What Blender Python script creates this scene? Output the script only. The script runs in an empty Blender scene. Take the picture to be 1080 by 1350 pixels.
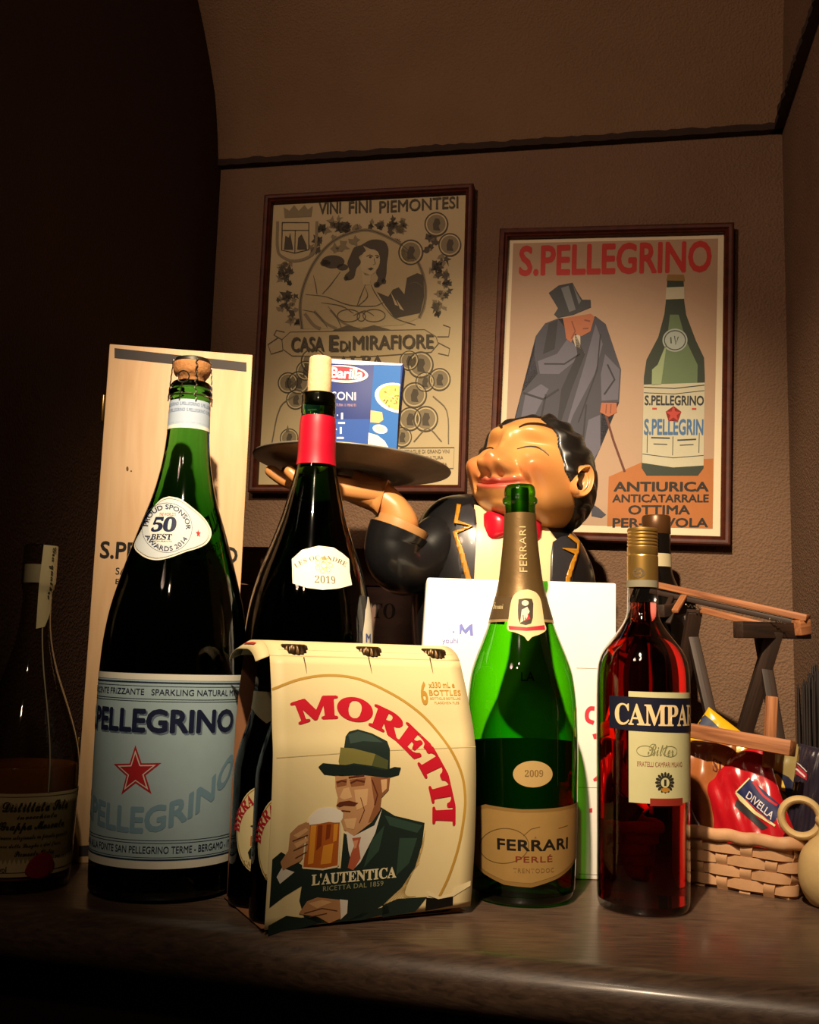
import bpy, bmesh, math, random
import numpy as np
from mathutils import Vector, Matrix, Euler
from mathutils.bvhtree import BVHTree
random.seed(7)
rng = np.random.default_rng(7)
SC = bpy.context.scene
COL = SC.collection
PI = math.pi
# ---------------------------------------------------------------- camera
T = 0.90            # height of the counter top above the floor
EYE = 0.24          # eye height above the counter top
F = 1350.0          # focal length in pixels of the 1080 x 1350 frame
PITCH, ROLL = math.radians(7.97), math.radians(1.70)
cam_d = bpy.data.cameras.new('camera')
cam_d.sensor_fit = 'VERTICAL'; cam_d.sensor_height = 36.0; cam_d.lens = 36.0 * F / 1350.0
cam_d.clip_start = 0.01
cam = bpy.data.objects.new('camera', cam_d); COL.objects.link(cam)
CAMLOC = Vector((0, 0, T + EYE))
CAMROT = (Matrix.Rotation(PI / 2 + PITCH, 3, 'X') @ Matrix.Rotation(ROLL, 3, 'Z'))
cam.matrix_world = Matrix.Translation(CAMLOC) @ CAMROT.to_4x4()
SC.camera = cam
# ---------------------------------------------------------------- exposure, world, lights
SC.view_settings.view_transform = 'Standard'
SC.view_settings.look = 'None'
SC.view_settings.exposure = 0.0
SC.view_settings.gamma = 1.0
SC.view_settings.use_curve_mapping = False
SC.cycles.max_bounces = 14
SC.cycles.transparent_max_bounces = 24
SC.cycles.transmission_bounces = 10
SC.cycles.glossy_bounces = 5
SC.cycles.diffuse_bounces = 4
SC.cycles.sample_clamp_indirect = 3.0
SC.cycles.caustics_refractive = False
SC.cycles.caustics_reflective = False
W = bpy.data.worlds.new('room_ambience'); SC.world = W; W.use_nodes = True
W.node_tree.nodes['Background'].inputs[0].default_value = (1.0, 0.62, 0.38, 1)
W.node_tree.nodes['Background'].inputs[1].default_value = 0.010

def spot(name, loc, aim, energy, angle, blend, color, radius):
    l = bpy.data.lights.new(name, 'SPOT'); l.energy = energy; l.spot_size = math.radians(angle); l.spot_blend = blend
    l.color = color; l.shadow_soft_size = radius
    o = bpy.data.objects.new(name, l); COL.objects.link(o); o.location = loc
    o.rotation_euler = (Vector(aim) - Vector(loc)).to_track_quat('-Z', 'Y').to_euler()
    return o
# the ceiling spotlight that picks out the middle of the display
spot('ceiling_spotlight', (-0.13, 0.10, T + 1.25), (0.12, 1.30, T + 0.38), 235, 48, 1.0, (1.0, 0.79, 0.53), 0.018)
# an added warm fill light behind the camera, turned up to the vault, close to the plane of the left pier
spot('vault_fill_light', (-0.74, -0.30, T + 1.25), (0.35, 1.4, T + 1.20), 54, 72, 1.0, (1.0, 0.67, 0.46), 0.10)
# an added small light that glints on the counter's edge
pl_ = bpy.data.lights.new('edge_glint_light', 'POINT'); pl_.energy = 8; pl_.color = (1.0, 0.72, 0.48); pl_.shadow_soft_size = 0.04
po_ = bpy.data.objects.new('edge_glint_light', pl_); COL.objects.link(po_); po_.location = (-0.40, -0.60, T + 1.30)
spot('counter_fill_spot', (-0.22, -0.45, T + 1.35), (0.20, 0.82, T), 55, 22, 1.0, (1.0, 0.76, 0.52), 0.03)  # added narrow spot to brighten the counter's right front and edge

# ---------------------------------------------------------------- picture geometry helpers
def ray(px, py):
    v = CAMROT @ Vector(((px - 540.0) / F, (675.0 - py) / F, -1.0))
    return v
def P(px, py, d):                       # point seen at this pixel, at world depth y = d
    v = ray(px, py); return CAMLOC + v * (d / v.y)
def PT(px, py, z=T):                    # point seen at this pixel, at world height z
    v = ray(px, py); return CAMLOC + v * ((z - CAMLOC.z) / v.z)
def zat(px, py, d): return P(px, py, d).z - T
def ray_plane(px, py, p0, n):
    v = ray(px, py); return CAMLOC + v * ((Vector(p0) - CAMLOC).dot(n) / v.dot(n))

# ---------------------------------------------------------------- materials
def lin(h):
    if isinstance(h, (tuple, list)): return tuple(h)[:3]
    h = h.lstrip('#'); c = [int(h[i:i+2], 16) / 255 for i in (0, 2, 4)]
    return tuple(x / 12.92 if x <= 0.04045 else ((x + 0.055) / 1.055) ** 2.4 for x in c)
_M = {}
def new_mat(name):
    m = bpy.data.materials.new(name); m.use_nodes = True
    nt = m.node_tree; nt.nodes.clear()
    out = nt.nodes.new('ShaderNodeOutputMaterial'); return m, nt, out
def N(nt, typ, **kw):
    n = nt.nodes.new(typ)
    for k, v in kw.items():
        if k in n.inputs: n.inputs[k].default_value = v
        else: setattr(n, k, v)
    return n
def pm(name, color, rough=0.5, metal=0.0, spec=0.5, var=0.10, vscale=60.0, bump=0.0, bscale=200.0, coat=0.0, stretch=(1, 1, 1), attr=None):
    """principled material whose colour wanders a little with a procedural noise"""
    key = (name,)
    if key in _M: return _M[key]
    m, nt, out = new_mat(name)
    b = N(nt, 'ShaderNodeBsdfPrincipled')
    b.inputs['Roughness'].default_value = rough; b.inputs['Metallic'].default_value = metal
    b.inputs['Specular IOR Level'].default_value = spec; b.inputs['Coat Weight'].default_value = coat
    b.inputs['Coat Roughness'].default_value = 0.08
    tc = N(nt, 'ShaderNodeTexCoord'); mp = N(nt, 'ShaderNodeMapping'); mp.inputs['Scale'].default_value = stretch
    nt.links.new(tc.outputs['Object'], mp.inputs[0])
    no = N(nt, 'ShaderNodeTexNoise', Scale=vscale, Detail=4.0); nt.links.new(mp.outputs[0], no.inputs['Vector'])
    c = lin(color)
    mx = N(nt, 'ShaderNodeMix', data_type='RGBA')
    mx.inputs[6].default_value = (*[min(1, x * (1 + var)) for x in c], 1); mx.inputs[7].default_value = (*[x * (1 - var) for x in c], 1)
    nt.links.new(no.outputs[0], mx.inputs[0])
    if attr:
        at = N(nt, 'ShaderNodeAttribute'); at.attribute_name = attr
        mu = N(nt, 'ShaderNodeMix', data_type='RGBA', blend_type='MULTIPLY'); mu.inputs[0].default_value = 1
        nt.links.new(mx.outputs[2], mu.inputs[6]); nt.links.new(at.outputs[0], mu.inputs[7])
        nt.links.new(mu.outputs[2], b.inputs['Base Color'])
    else:
        nt.links.new(mx.outputs[2], b.inputs['Base Color'])
    if bump:
        bn = N(nt, 'ShaderNodeTexNoise', Scale=bscale, Detail=5.0); nt.links.new(mp.outputs[0], bn.inputs['Vector'])
        bp = N(nt, 'ShaderNodeBump', Strength=bump, Distance=0.002); nt.links.new(bn.outputs[0], bp.inputs['Height'])
        nt.links.new(bp.outputs[0], b.inputs['Normal'])
    nt.links.new(b.outputs[0], out.inputs[0])
    _M[key] = m; return m
def ink(h, rough=0.45):
    return pm('print_' + h.lstrip('#'), h, rough=0.55, spec=0.25, var=0.05, vscale=90)
def thin_glass(name, face, edge, rough=0.03, gloss=1.0):
    """hollow bottle glass: what lies behind shows through, tinted more where the wall is seen edge-on"""
    if (name,) in _M: return _M[(name,)]
    m, nt, out = new_mat(name)
    lw = N(nt, 'ShaderNodeLayerWeight', Blend=0.35)
    mx = N(nt, 'ShaderNodeMix', data_type='RGBA'); mx.inputs[6].default_value = (*lin(face), 1); mx.inputs[7].default_value = (*lin(edge), 1)
    nt.links.new(lw.outputs['Facing'], mx.inputs[0])
    tr = N(nt, 'ShaderNodeBsdfTransparent'); nt.links.new(mx.outputs[2], tr.inputs[0])
    gl = N(nt, 'ShaderNodeBsdfGlossy', Roughness=rough); gl.inputs[0].default_value = (gloss, gloss, gloss, 1)
    fr = N(nt, 'ShaderNodeFresnel', IOR=1.5)
    geo = N(nt, 'ShaderNodeNewGeometry')       # the far wall's inside reflects no second highlight
    inv = N(nt, 'ShaderNodeMath', operation='SUBTRACT'); inv.inputs[0].default_value = 1; nt.links.new(geo.outputs['Backfacing'], inv.inputs[1])
    mul = N(nt, 'ShaderNodeMath', operation='MULTIPLY'); nt.links.new(fr.outputs[0], mul.inputs[0]); nt.links.new(inv.outputs[0], mul.inputs[1])
    ms = N(nt, 'ShaderNodeMixShader'); nt.links.new(mul.outputs[0], ms.inputs[0]); nt.links.new(tr.outputs[0], ms.inputs[1]); nt.links.new(gl.outputs[0], ms.inputs[2])
    nt.links.new(ms.outputs[0], out.inputs[0]); _M[(name,)] = m; return m
def liquid(name, color, density, ior=1.34):
    """refracting body whose depth of colour comes from absorption along the path"""
    if (name,) in _M: return _M[(name,)]
    m, nt, out = new_mat(name)
    b = N(nt, 'ShaderNodeBsdfRefraction', IOR=ior, Roughness=0.0); b.inputs[0].default_value = (1, 1, 1, 1)
    g = N(nt, 'ShaderNodeBsdfGlossy', Roughness=0.04)
    fr = N(nt, 'ShaderNodeFresnel', IOR=1.45)
    ms = N(nt, 'ShaderNodeMixShader'); nt.links.new(fr.outputs[0], ms.inputs[0]); nt.links.new(b.outputs[0], ms.inputs[1]); nt.links.new(g.outputs[0], ms.inputs[2])
    nt.links.new(ms.outputs[0], out.inputs['Surface'])
    va = N(nt, 'ShaderNodeVolumeAbsorption', Density=density); va.inputs[0].default_value = (*lin(color), 1)
    nt.links.new(va.outputs[0], out.inputs['Volume'])
    _M[(name,)] = m; return m
def wood(name, dark, light, scale=8.0, stretch=(1, 12, 12), rough=0.5, coat=0.0, bump=0.15, spec=0.5):
    if (name,) in _M: return _M[(name,)]
    m, nt, out = new_mat(name)
    b = N(nt, 'ShaderNodeBsdfPrincipled', Roughness=rough); b.inputs['Coat Weight'].default_value = coat; b.inputs['Coat Roughness'].default_value = 0.15
    b.inputs['Specular IOR Level'].default_value = spec
    tc = N(nt, 'ShaderNodeTexCoord'); mp = N(nt, 'ShaderNodeMapping'); mp.inputs['Scale'].default_value = stretch
    nt.links.new(tc.outputs['Object'], mp.inputs[0])
    no = N(nt, 'ShaderNodeTexNoise', Scale=scale, Detail=6.0, Distortion=0.6); nt.links.new(mp.outputs[0], no.inputs['Vector'])
    cr = N(nt, 'ShaderNodeValToRGB'); cr.color_ramp.elements[0].position = 0.3; cr.color_ramp.elements[1].position = 0.7
    cr.color_ramp.elements[0].color = (*lin(dark), 1); cr.color_ramp.elements[1].color = (*lin(light), 1)
    nt.links.new(no.outputs[0], cr.inputs[0]); nt.links.new(cr.outputs[0], b.inputs['Base Color'])
    bp = N(nt, 'ShaderNodeBump', Strength=bump, Distance=0.001); nt.links.new(no.outputs[0], bp.inputs['Height']); nt.links.new(bp.outputs[0], b.inputs['Normal'])
    nt.links.new(b.outputs[0], out.inputs[0]); _M[(name,)] = m; return m
def stucco(name, color, color2, bump=0.5, bscale=360):
    if (name,) in _M: return _M[(name,)]
    m, nt, out = new_mat(name)
    b = N(nt, 'ShaderNodeBsdfPrincipled', Roughness=0.85); b.inputs['Specular IOR Level'].default_value = 0.2
    tc = N(nt, 'ShaderNodeTexCoord')
    n1 = N(nt, 'ShaderNodeTexNoise', Scale=6.0, Detail=6.0); n2 = N(nt, 'ShaderNodeTexNoise', Scale=float(bscale), Detail=4.0, Roughness=0.65)
    n3 = N(nt, 'ShaderNodeTexVoronoi', Scale=float(bscale) * 0.7)
    for n in (n1, n2, n3): nt.links.new(tc.outputs['Object'], n.inputs['Vector'])
    mx = N(nt, 'ShaderNodeMix', data_type='RGBA'); mx.inputs[6].default_value = (*lin(color), 1); mx.inputs[7].default_value = (*lin(color2), 1)
    nt.links.new(n1.outputs[0], mx.inputs[0]); nt.links.new(mx.outputs[2], b.inputs['Base Color'])
    ad = N(nt, 'ShaderNodeMath', operation='ADD'); nt.links.new(n2.outputs[0], ad.inputs[0]); nt.links.new(n3.outputs['Distance'], ad.inputs[1])
    bp = N(nt, 'ShaderNodeBump', Strength=bump, Distance=0.006); nt.links.new(ad.outputs[0], bp.inputs['Height']); nt.links.new(bp.outputs[0], b.inputs['Normal'])
    nt.links.new(b.outputs[0], out.inputs[0]); _M[(name,)] = m; return m

# ---------------------------------------------------------------- things, parts
def thing(name, label, cat, loc=(0, 0, 0), rot=0.0, group=None):
    o = bpy.data.objects.new(name, None); COL.objects.link(o); o.empty_display_size = 0.02
    o.location = loc
    o.rotation_euler = (0, 0, rot) if not isinstance(rot, (tuple, list)) else rot
    o['label'] = label; o['category'] = cat
    if group: o['group'] = group
    return o
def mat4(o):
    return Matrix.Translation(o.location) @ o.rotation_euler.to_matrix().to_4x4()
def tag(o, label, cat, group=None):
    o['label'] = label; o['category'] = cat
    if group: o['group'] = group
    return o

class MB:
    """collects shapes for ONE mesh object"""
    def __init__(self): self.v = []; self.f = []
    def add(self, v, f):
        k = len(self.v); self.v += [tuple(p) for p in v]; self.f += [tuple(i + k for i in q) for q in f]; return self
    def box(self, c, s, R=None):
        c = Vector(c); R = R or Matrix.Identity(3); p = []
        for x in (-.5, .5):
            for y in (-.5, .5):
                for z in (-.5, .5): p.append(c + R @ Vector((x * s[0], y * s[1], z * s[2])))
        return self.add(p, [(0, 1, 3, 2), (4, 6, 7, 5), (0, 4, 5, 1), (2, 3, 7, 6), (0, 2, 6, 4), (1, 5, 7, 3)])
    def hexa(self, p):    # 8 corners: bottom four ccw, top four ccw
        return self.add(p, [(3, 2, 1, 0), (4, 5, 6, 7), (0, 1, 5, 4), (1, 2, 6, 5), (2, 3, 7, 6), (3, 0, 4, 7)])
    def bar(self, a, b, w, t, up=(0, 0, 1)):      # a board from a to b
        a, b = Vector(a), Vector(b); x = (b - a).normalized(); u = Vector(up); y = u.cross(x).normalized(); z = x.cross(y)
        R = Matrix((x, y, z)).transposed(); return self.box((a + b) / 2, ((b - a).length, w, t), R)
    def loft(self, rings, caps=True, closed=True):
        n = len(rings[0]); k = len(self.v)
        for r in rings: self.v += [tuple(p) for p in r]
        m = n if closed else n - 1
        for i in range(len(rings) - 1):
            for j in range(m):
                a, b = k + i * n + j, k + i * n + (j + 1) % n
                self.f.append((a, b, b + n, a + n))
        if caps and closed:
            self.f.append(tuple(k + j for j in reversed(range(n)))); e = k + (len(rings) - 1) * n
            self.f.append(tuple(e + j for j in range(n)))
        return self
    def lathe(self, prof, seg=64, c=(0, 0, 0), axis=None, caps=True):
        R = axis or Matrix.Identity(3); c = Vector(c)
        rings = [[c + R @ Vector((r * math.sin(2 * PI * j / seg), -r * math.cos(2 * PI * j / seg), z)) for j in range(seg)] for r, z in prof]
        k = len(self.f); self.loft(rings, caps)
        return self
    def tube(self, path, rad, seg=10, caps=True, closed=False, squash=None):
        path = [Vector(p) for p in path]; n = len(path); rs = rad if isinstance(rad, (list, tuple)) else [rad] * n
        rings = []; prev = None
        for i, p in enumerate(path):
            if closed: t = (path[(i + 1) % n] - path[i - 1])
            else: t = path[min(i + 1, n - 1)] - path[max(i - 1, 0)]
            t.normalize()
            if prev is None:
                a = Vector((0, 0, 1)) if abs(t.z) < .9 else Vector((1, 0, 0)); x = t.cross(a).normalized()
            else: x = (prev - t * prev.dot(t)).normalized()
            prev = x; y = t.cross(x); s1, s2 = squash or (1, 1)
            rings.append([p + x * (rs[i] * s1 * math.cos(2 * PI * j / seg)) + y * (rs[i] * s2 * math.sin(2 * PI * j / seg)) for j in range(seg)])
        if closed: rings.append(rings[0]); self.loft(rings, False)
        else: self.loft(rings, caps)
        return self
    def ell(self, c, r, R=None, nu=24, nv=16):
        c = Vector(c); R = R or Matrix.Identity(3); rings = []
        for i in range(nv + 1):
            a = PI * i / nv; s = max(math.sin(a), 1e-4)
            rings.append([c + R @ Vector((r[0] * s * math.cos(2 * PI * j / nu), r[1] * s * math.sin(2 * PI * j / nu), -r[2] * math.cos(a))) for j in range(nu)])
        return self.loft(rings, True)
    def build(self, name, mat, parent=None, inv=None, smooth=True, angle=40, bevel=0.0, bseg=2, loc=None, solid=0.0, subsurf=0, merge=True):
        me = bpy.data.meshes.new(name)
        v = self.v if inv is None else [tuple(inv @ Vector(p)) for p in self.v]
        me.from_pydata(v, [], self.f); me.update()
        bm = bmesh.new(); bm.from_mesh(me)
        if merge: bmesh.ops.remove_doubles(bm, verts=bm.verts, dist=1e-6)
        bmesh.ops.recalc_face_normals(bm, faces=bm.faces)
        if bevel:
            es = [e for e in bm.edges if len(e.link_faces) == 2 and e.calc_face_angle(0) > .5]
            bmesh.ops.bevel(bm, geom=es, offset=bevel, segments=bseg, affect='EDGES', profile=.5, clamp_overlap=True)
        bm.to_mesh(me); bm.free()
        if smooth:
            for p in me.polygons: p.use_smooth = True
            me.set_sharp_from_angle(angle=math.radians(angle))
        o = bpy.data.objects.new(name, me); COL.objects.link(o)
        if mat: me.materials.append(mat)
        if parent: o.parent = parent
        if loc: o.location = loc
        if subsurf:
            md = o.modifiers.new('smoothing', 'SUBSURF'); md.levels = subsurf; md.render_levels = subsurf
        if solid:
            md = o.modifiers.new('thickness', 'SOLIDIFY'); md.thickness = solid; md.offset = 1
        return o
def crom(pts, n=8):
    """Catmull-Rom through 2D/3D points; a repeated point makes a corner"""
    pts = [np.array(p, float) for p in pts]; out = []
    for i in range(len(pts) - 1):
        p1, p2 = pts[i], pts[i + 1]
        if np.allclose(p1, p2): continue
        p0 = pts[i - 1] if i > 0 else p1 - (p2 - p1); p3 = pts[i + 2] if i + 2 < len(pts) else p2 + (p2 - p1)
        l = np.linalg.norm(p2 - p1); l0 = max(np.linalg.norm(p1 - p0), 1e-9); l3 = max(np.linalg.norm(p3 - p2), 1e-9)
        m1 = (p2 - p0) / (l + l0) * l if l0 > 1e-8 else (p2 - p1); m2 = (p3 - p1) / (l + l3) * l if l3 > 1e-8 else (p2 - p1)
        for k in range(n):
            t = k / n; t2, t3 = t * t, t ** 3
            out.append((2*t3 - 3*t2 + 1) * p1 + (t3 - 2*t2 + t) * m1 + (-2*t3 + 3*t2) * p2 + (t3 - t2) * m2)
    out.append(pts[-1]); return [tuple(p) for p in out]

# ---------------------------------------------------------------- flat shapes for print and lettering: (verts2d, faces)
def S_poly(pts, smooth=0):
    if smooth:
        pts = crom(list(pts) + [pts[0]], smooth)[:-1]
    return [(np.array(pts, float), [tuple(range(len(pts)))])]
def S_ell(cx, cy, rx, ry=None, rot=0, n=40):
    ry = ry or rx; a = np.linspace(0, 2 * PI, n, endpoint=False); x, y = rx * np.cos(a), ry * np.sin(a); c, s = math.cos(rot), math.sin(rot)
    return [(np.stack([cx + c * x - s * y, cy + s * x + c * y], 1), [tuple(range(n))])]
def S_stroke(path, w, closed=False, smooth=0):
    if smooth: path = crom(list(path) + ([path[0]] if closed else []), smooth); path = path[:-1] if closed else path
    p = np.array(path, float); n = len(p); L = []; ws = w if isinstance(w, (list, tuple, np.ndarray)) else [w] * n
    if len(ws) != n: ws = np.interp(np.linspace(0, 1, n), np.linspace(0, 1, len(ws)), ws)
    for i in range(n):
        a = p[(i - 1) % n] if closed or i > 0 else p[i]; b = p[(i + 1) % n] if closed or i < n - 1 else p[i]
        t = b - a; t = t / max(np.linalg.norm(t), 1e-9); nn = np.array([-t[1], t[0]]) * ws[i] / 2
        L += [p[i] + nn, p[i] - nn]
    f = [(2*i, 2*i+1, 2*i+3, 2*i+2) for i in range(n - 1)]
    if closed: f.append((2*n-2, 2*n-1, 1, 0))
    return [(np.array(L), f)]
def S_ring(cx, cy, rx, ry, w, rot=0, n=48):
    a = np.linspace(0, 2 * PI, n, endpoint=False); c, s = math.cos(rot), math.sin(rot)
    x, y = rx * np.cos(a), ry * np.sin(a)
    return S_stroke(list(zip(cx + c * x - s * y, cy + s * x + c * y)), w, True)
def S_rect(x0, y0, x1, y1): return S_poly([(x0, y0), (x1, y0), (x1, y1), (x0, y1)])
def S_star(cx, cy, r, rin=.4, rot=0, n=5, sy=1):
    p = []
    for k in range(2 * n):
        a = rot + PI * k / n; q = r if k % 2 == 0 else r * rin; p.append((cx + q * math.sin(a), cy + sy * q * math.cos(a)))
    return S_poly(p)
_T = {}
def bold(s):   # roman capitals with serifs
    return ''.join(chr(0x1D400 + ord(c) - 65) if 'A' <= c <= 'Z' else chr(0x1D41A + ord(c) - 97) if 'a' <= c <= 'z' else chr(0x1D7CE + ord(c) - 48) if '0' <= c <= '9' else c for c in s)
def script(s):
    return ''.join(chr(0x1D4D0 + ord(c) - 65) if 'A' <= c <= 'Z' else chr(0x1D4EA + ord(c) - 97) if 'a' <= c <= 'z' else c for c in s)
def raw_text(s, off=0.0, spacing=1.0):
    k = (s, off, spacing)
    if off > 0 and k not in _T:              # heavier weights: overlaid copies of the letters, a little apart
        v, f = raw_text(s, 0, spacing); V, G = [], []
        for q in range(9 if off > .015 else 5):
            n_ = 8 if off > .015 else 4; e = 0 if q == n_ else off; dx, dy = e * math.cos(2 * PI * q / n_), e * math.sin(2 * PI * q / n_)
            G += [tuple(i + len(v) * len(V) for i in p) for p in f]; V.append(np.concatenate([v[:, :2] + np.array([dx, dy]), np.full((len(v), 1), float(len(V)) * .5)], 1))
        _T[k] = (np.concatenate(V), G)
    if k not in _T:
        c = bpy.data.curves.new('lettering_source', 'FONT'); c.body = s; c.size = 1; c.offset = off; c.space_character = spacing; c.resolution_u = 3
        o = bpy.data.objects.new('lettering_source', c); COL.objects.link(o)
        dg = bpy.context.evaluated_depsgraph_get(); m = bpy.data.meshes.new_from_object(o.evaluated_get(dg))
        v = np.array([(p.co.x, p.co.y) for p in m.vertices]); f = [tuple(p.vertices) for p in m.polygons]
        bpy.data.objects.remove(o); bpy.data.curves.remove(c); bpy.data.meshes.remove(m); _T[k] = (v, f)
    v, f = _T[k]; return v.copy(), f
def S_text(s, box, off=0.0, spacing=1.0, skew=0.0, rise=0.0):
    """text fitted in box (x0, y_top, x1, y_bottom); rise lifts the right end"""
    v, f = raw_text(s, off, spacing); lo, hi = v.min(0), v.max(0)
    t = (v - lo) / np.maximum(hi - lo, 1e-6); x0, yt, x1, yb = box
    y = yb + t[:, 1] * (yt - yb); x = x0 + t[:, 0] * (x1 - x0) + skew * (y - yb)
    y = y + rise * t[:, 0]
    return [(np.concatenate([np.stack([x, y], 1), v[:, 2:]], 1), f)]
def S_arc(s, c, r, a0, a1, h, off=0.0, spacing=1.0, inward=False, ys=-1, asp=1.0):
    """text on an arc: clock angles a0..a1 in degrees (0 = up, clockwise), r = baseline radius, h = letter height.
    ys=-1 for picture space (y down), 1 for y up; inward: the tops of the letters face the centre"""
    v, f = raw_text(s, off, spacing); lo, hi = v.min(0), v.max(0); t = (v - lo) / np.maximum(hi - lo, 1e-6)
    a = np.radians(a0 + (a1 - a0) * t[:, 0]); rr = r + (-1 if inward else 1) * h * t[:, 1]
    return [(np.concatenate([np.stack([c[0] + rr * np.sin(a), c[1] + ys * rr * np.cos(a) * asp], 1), v[:, 2:]], 1), f)]
def conv(shapes, fn): return [(np.array([(*fn(p[0], p[1]), *p[2:]) for p in v]), f) for v, f in shapes]
def decal(name, color, parent, shapes, M, lift=0.0003, cell=None, label=None, solid=0.0):
    """one mesh of printed shapes laid on a surface M(uv, lift) -> local points"""
    me = bpy.data.meshes.new(name); bm = bmesh.new()
    for v, f in shapes:
        vs = [bm.verts.new((p[0], p[1], p[2] if len(p) > 2 else 0)) for p in v]
        for q in f:
            try: bm.faces.new([vs[i] for i in q])
            except ValueError: pass
    big = [f for f in bm.faces if len(f.verts) > 4]
    if big: bmesh.ops.triangulate(bm, faces=big, ngon_method='EAR_CLIP')
    if cell and len(bm.verts):
        A = np.array([v.co for v in bm.verts]); lo, hi = A.min(0), A.max(0)
        for ax, c in ((0, cell[0]), (1, cell[1])):
            if not c: continue
            n = int((hi[ax] - lo[ax]) / c)
            for k in range(1, n + 1):
                co = [0, 0, 0]; no = [0, 0, 0]; co[ax] = lo[ax] + k * (hi[ax] - lo[ax]) / (n + 1); no[ax] = 1
                bmesh.ops.bisect_plane(bm, geom=bm.verts[:] + bm.edges[:] + bm.faces[:], dist=1e-9, plane_co=co, plane_no=no)
    for f in bm.faces:
        f.normal_update()
        if f.normal.z < 0: f.normal_flip()
    A = np.array([v.co[:2] for v in bm.verts]); Q = M(A, lift + 1.6e-5 * np.array([v.co.z for v in bm.verts]))
    for v, q in zip(bm.verts, Q): v.co = q
    bm.to_mesh(me); bm.free()
    for p in me.polygons: p.use_smooth = True
    m = ink(color) if isinstance(color, str) else color
    if parent.type == 'MESH' and not parent.modifiers and not solid:      # print belongs to the surface it is printed on
        h = parent.data
        if m.name not in [q.name for q in h.materials]: h.materials.append(m)
        k = [q.name for q in h.materials].index(m.name); b2 = bmesh.new(); b2.from_mesh(h); n0 = len(b2.faces); b2.from_mesh(me)
        b2.faces.ensure_lookup_table()
        for f in b2.faces[n0:]: f.material_index = k
        b2.to_mesh(h); b2.free(); bpy.data.meshes.remove(me); return parent
    o = bpy.data.objects.new(name, me); COL.objects.link(o); o.parent = parent
    me.materials.append(m)
    if label: o['label'] = label
    if solid:
        md = o.modifiers.new('thickness', 'SOLIDIFY'); md.thickness = solid; md.offset = 1
    return o
def homography(src, dst):
    A = []
    for (x, y), (u, v) in zip(src, dst):
        A.append([x, y, 1, 0, 0, 0, -u*x, -u*y, -u]); A.append([0, 0, 0, x, y, 1, -v*x, -v*y, -v])
    h = np.linalg.svd(np.array(A, float))[2][-1].reshape(3, 3)
    def fn(x, y):
        q = h @ np.array([x, y, 1.0]); return q[0] / q[2], q[1] / q[2]
    return fn

class Round:
    """a turned body (bottle): profile (r, z) in local space, front (-y) turned to the viewer"""
    def __init__(self, root, prof, turn=True):
        self.root = root; self.r = np.array([p[0] for p in prof]); self.z = np.array([p[1] for p in prof])
        o = np.argsort(self.z, kind='stable'); self.zs, self.rs = self.z[o], self.r[o]
        self.M4 = mat4(root); self.I = self.M4.inverted()
    def R(self, z): return np.interp(z, self.zs, self.rs)
    def uv(self, px, py):
        """(theta, z) of the point of the surface seen at this pixel"""
        o = self.I @ CAMLOC; d = (self.I.to_3x3() @ ray(px, py)).normalized()
        o, d = np.array(o), np.array(d); t0 = -(o[0]*d[0] + o[1]*d[1]) / (d[0]**2 + d[1]**2)
        ts = np.linspace(t0 - 0.15, t0, 1500); q = o[None] + ts[:, None] * d[None]
        ins = np.hypot(q[:, 0], q[:, 1]) <= self.R(q[:, 2])
        i = int(np.argmax(ins)) if ins.any() else len(ts) - 1
        p = q[i]; return math.atan2(p[0], -p[1]), p[2]
    def map(self, ref):
        """surface map for art drawn in (arc length at radius ref, z)"""
        def M(A, lift):
            th = A[:, 0] / ref; r = self.R(A[:, 1]) + lift * .45
            return np.stack([r * np.sin(th), -r * np.cos(th), A[:, 1]], 1)
        return M
    def px(self, ref):
        def fn(x, y):
            t, z = self.uv(x, y); return t * ref, z
        return fn
def facing(p): return -math.atan2(p[0], p[1])
def bottle_profile(rows, d, lean_r=None):
    """rows of (y, half width px) measured on the axis x(y) -> (r, z)"""
    out = []
    for (x, y, hw) in rows:
        q = P(x, y, d); depth = (CAMROT.transposed() @ (q - CAMLOC)).z * -1
        out.append((hw / F * depth, q.z - T))
    return out
# ================================================================ the setting
WA = math.radians(11.0)                     # the back wall turns away to the left
WD = Vector((math.cos(WA), -math.sin(WA), 0)); WN = Vector((math.sin(WA), math.cos(WA), 0))    # along the wall, into the wall
W0 = Vector((0, 1.70, 0))
def wall_at(px, py): return ray_plane(px, py, W0, WN)
def ws(s, back=0.0, z=0.0): p = W0 + WD * s + WN * back; return Vector((p.x, p.y, z))
sL = (wall_at(287, 300) - W0).dot(WD); sR = (wall_at(1034, 300) - W0).dot(WD)
zV = wall_at(660, 197).z                     # foot of the vault
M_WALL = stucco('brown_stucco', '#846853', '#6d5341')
M_SIDE = stucco('shaded_side_stucco', '#4a342a', '#3b2a22')  # shade of the niche's left side put into a darker stucco colour
M_VAULT = stucco('vault_stucco', '#866a52', '#6e543e')
def struct(o): o['kind'] = 'structure'; return o
def slab(name, pts, n, th, mat):             # a wall: quad pts extruded by th along n
    n = Vector(n) * th; b = MB(); p = [Vector(q) for q in pts]; b.hexa(p + [q + n for q in p]); return struct(b.build(name, mat))
slab('wall_back', [ws(sL - .35, 0, 0), ws(sR + .08, 0, 0), ws(sR + .08, 0, zV + 1.2), ws(sL - .35, 0, zV + 1.2)], WN, .1, M_WALL)
slab('wall_right', [ws(sR, .05, 0), ws(sR, -.74, 0), ws(sR, -.74, zV + 1.2), ws(sR, .05, zV + 1.2)], WD, .1, M_WALL)
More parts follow.
